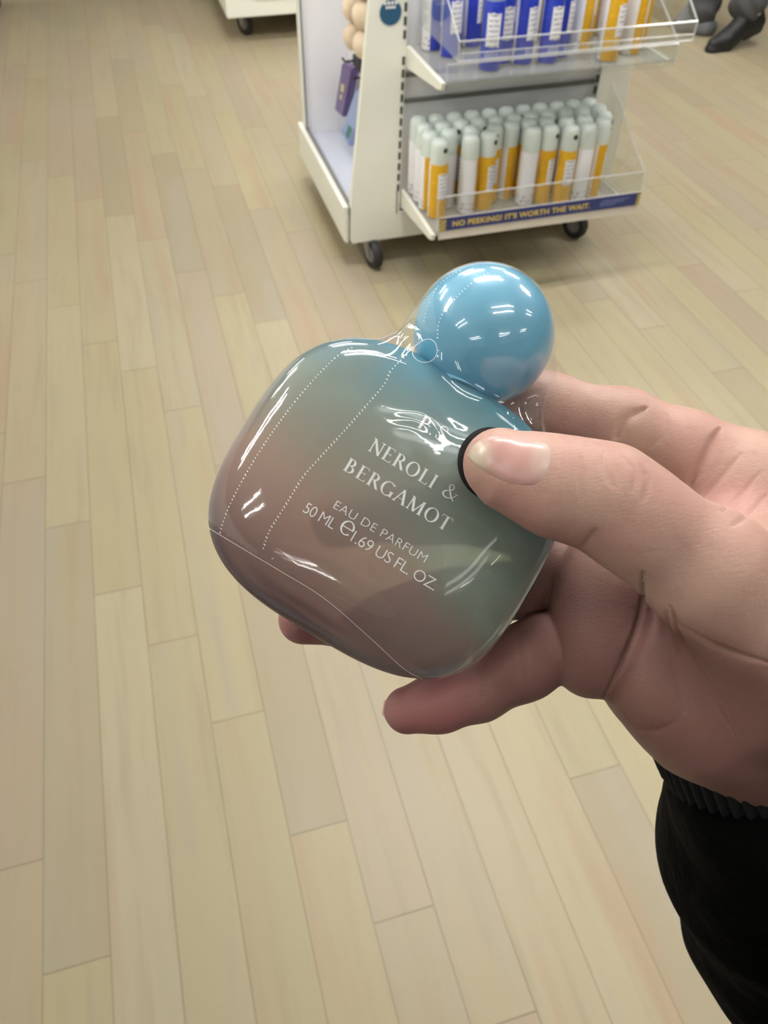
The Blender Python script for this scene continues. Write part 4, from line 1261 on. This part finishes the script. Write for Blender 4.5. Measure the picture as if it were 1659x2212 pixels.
# knitted cuff round the wrist
t = NT('black_rib_knit'); n = t.noise(t.coord(), 1500, 2)
b = t.principled(t.mix(n, (.005, .005, .0054), (.026, .0266, .028)), .85); b.inputs['Specular IOR Level'].default_value = .12
t.l(t.bump(t.noise(t.coord(), 2500, 2), .5, .0004), b.inputs['Normal']); m_knit = t.m
def ring_tube(name, prof, nth, ribs, amp, mat, parent, seed=0):
    Vr = []; Fr = []
    for (s, r) in prof:
        for k_ in range(nth):
            a = 2*math.pi*k_/nth
            rr = r+amp*(abs(math.sin(a*ribs/2))-.5)
            Vr.append(W0+AX*s+s1*math.cos(a)*rr+s2_*math.sin(a)*(rr-10.0))
    for i in range(len(prof)-1):
        for k_ in range(nth):
            a0, a1 = i*nth+k_, i*nth+(k_+1) % nth
            Fr.append((a0, a0+nth, a1+nth, a1))
    return mesh_obj(name, c2w(np.array(Vr)), Fr, mat, parent)
CR0 = 33.5
ring_tube('ribbed_cuff', [(4, CR0-3), (1, CR0-2.5), (-.4, CR0-1.2), (.2, CR0), (4, CR0+.8), (12, CR0+1.2), (22, CR0+1.5), (36, CR0+1.5), (48, CR0-1)], 720, 58, 1.5, m_knit, HAND)
t = NT('black_jacket_cloth'); n = t.noise(t.coord(), 700, 3)
b = t.principled(t.mix(n, (.0012, .0012, .0012), (.003, .003, .003)), .8)
b.inputs['Specular IOR Level'].default_value = .03
t.l(t.bump(t.noise(t.coord(), 90, 3), .6, .003), b.inputs['Normal']); m_jack = t.m
shoulder = w2c(np.array([.24, -.27, 1.36]))
SC = [hp(1740, 1690, 240, 40), hp(1736, 1830, 270, 45), hp(1778, 1985, 304, 49), hp(1885, 2190, 360, 55)]
elbow = SC[-1][0]
flS = Field(np.minimum.reduce([elbow, shoulder, W0])-90, np.maximum.reduce([elbow, shoulder, W0])+90, 2.6)
Fs = flS.new()
for p_, q_ in zip(SC[:-1], SC[1:]): add_cone(flS, Fs, p_[0], p_[1], q_[0], q_[1], 12)
add_cone(flS, Fs, elbow, 55, shoulder, 70, 20)
_, X, Y, Z = flS.sub(flS.lo, flS.lo+flS.h*flS.n)
Fs = Fs+(.8*np.sin(X*.09+Y*.13+np.sin(Z*.07)*2)*np.sin(Z*.11+Y*.05)).astype(np.float32)
cutp = W0+AX*31; Fs = np.maximum(Fs, (-((X-cutp[0])*AX[0]+(Y-cutp[1])*AX[1]+(Z-cutp[2])*AX[2])-3*np.sin(X*.12)).astype(np.float32))
Vs, Fcs = surface(flS, Fs); Vs = relax(Vs, Fcs, 3)
sl_ = mesh_obj('jacket_sleeve', c2w(Vs), Fcs, m_jack, HAND)
# rest of the holder, behind the phone; hood and long coat added for shade
V, Fc = sdf_parts((-.45, -.62, .36), (.45, -.02, 1.85), .018,
    [((-.19, -.30, 1.36), .085, (.19, -.30, 1.36), .085), ((-.12, -.31, 1.2), .14, (.12, -.31, 1.2), .14), ((-.10, -.31, .92), .15, (.10, -.31, .92), .15), ((-.11, -.29, .9), .16, (-.12, -.27, .6), .17), ((.11, -.29, .9), .16, (.12, -.27, .6), .17), ((0, -.31, 1.36), .075, (0, -.31, 1.46), .065),
     ((-.21, -.29, 1.35), .075, (-.34, -.20, 1.10), .065), ((-.34, -.20, 1.10), .065, (-.16, -.06, 1.33), .05), ((0, -.33, 1.56), .105, (0, -.32, 1.66), .115)], .07)
mesh_obj('jacket', V, Fc, m_jack, HAND)
V, Fc = sdf_parts((-.35, -.60, .04), (.35, -.05, 1.0), .018,
    [((-.09, -.31, .85), .13, (.09, -.31, .85), .13), ((-.10, -.31, .80), .10, (-.12, -.30, .45), .075), ((-.12, -.30, .45), .075, (-.12, -.32, .09), .06), ((.10, -.31, .80), .10, (.12, -.30, .45), .075), ((.12, -.30, .45), .075, (.12, -.32, .09), .06)], .05)
mesh_obj('trousers', V, Fc, m_jack, HAND)
for sx in (-.12, .12):
    V, Fc = sdf_parts((sx-.12, -.5, -.05), (sx+.12, .1, .2), .01, [((sx, -.37, .045), .043, (sx*1.1, -.18, .042), .042)], .02)
    V[:, 2] = np.maximum(V[:, 2], .001); mesh_obj('shoe', V, Fc, m_shoe, HAND)
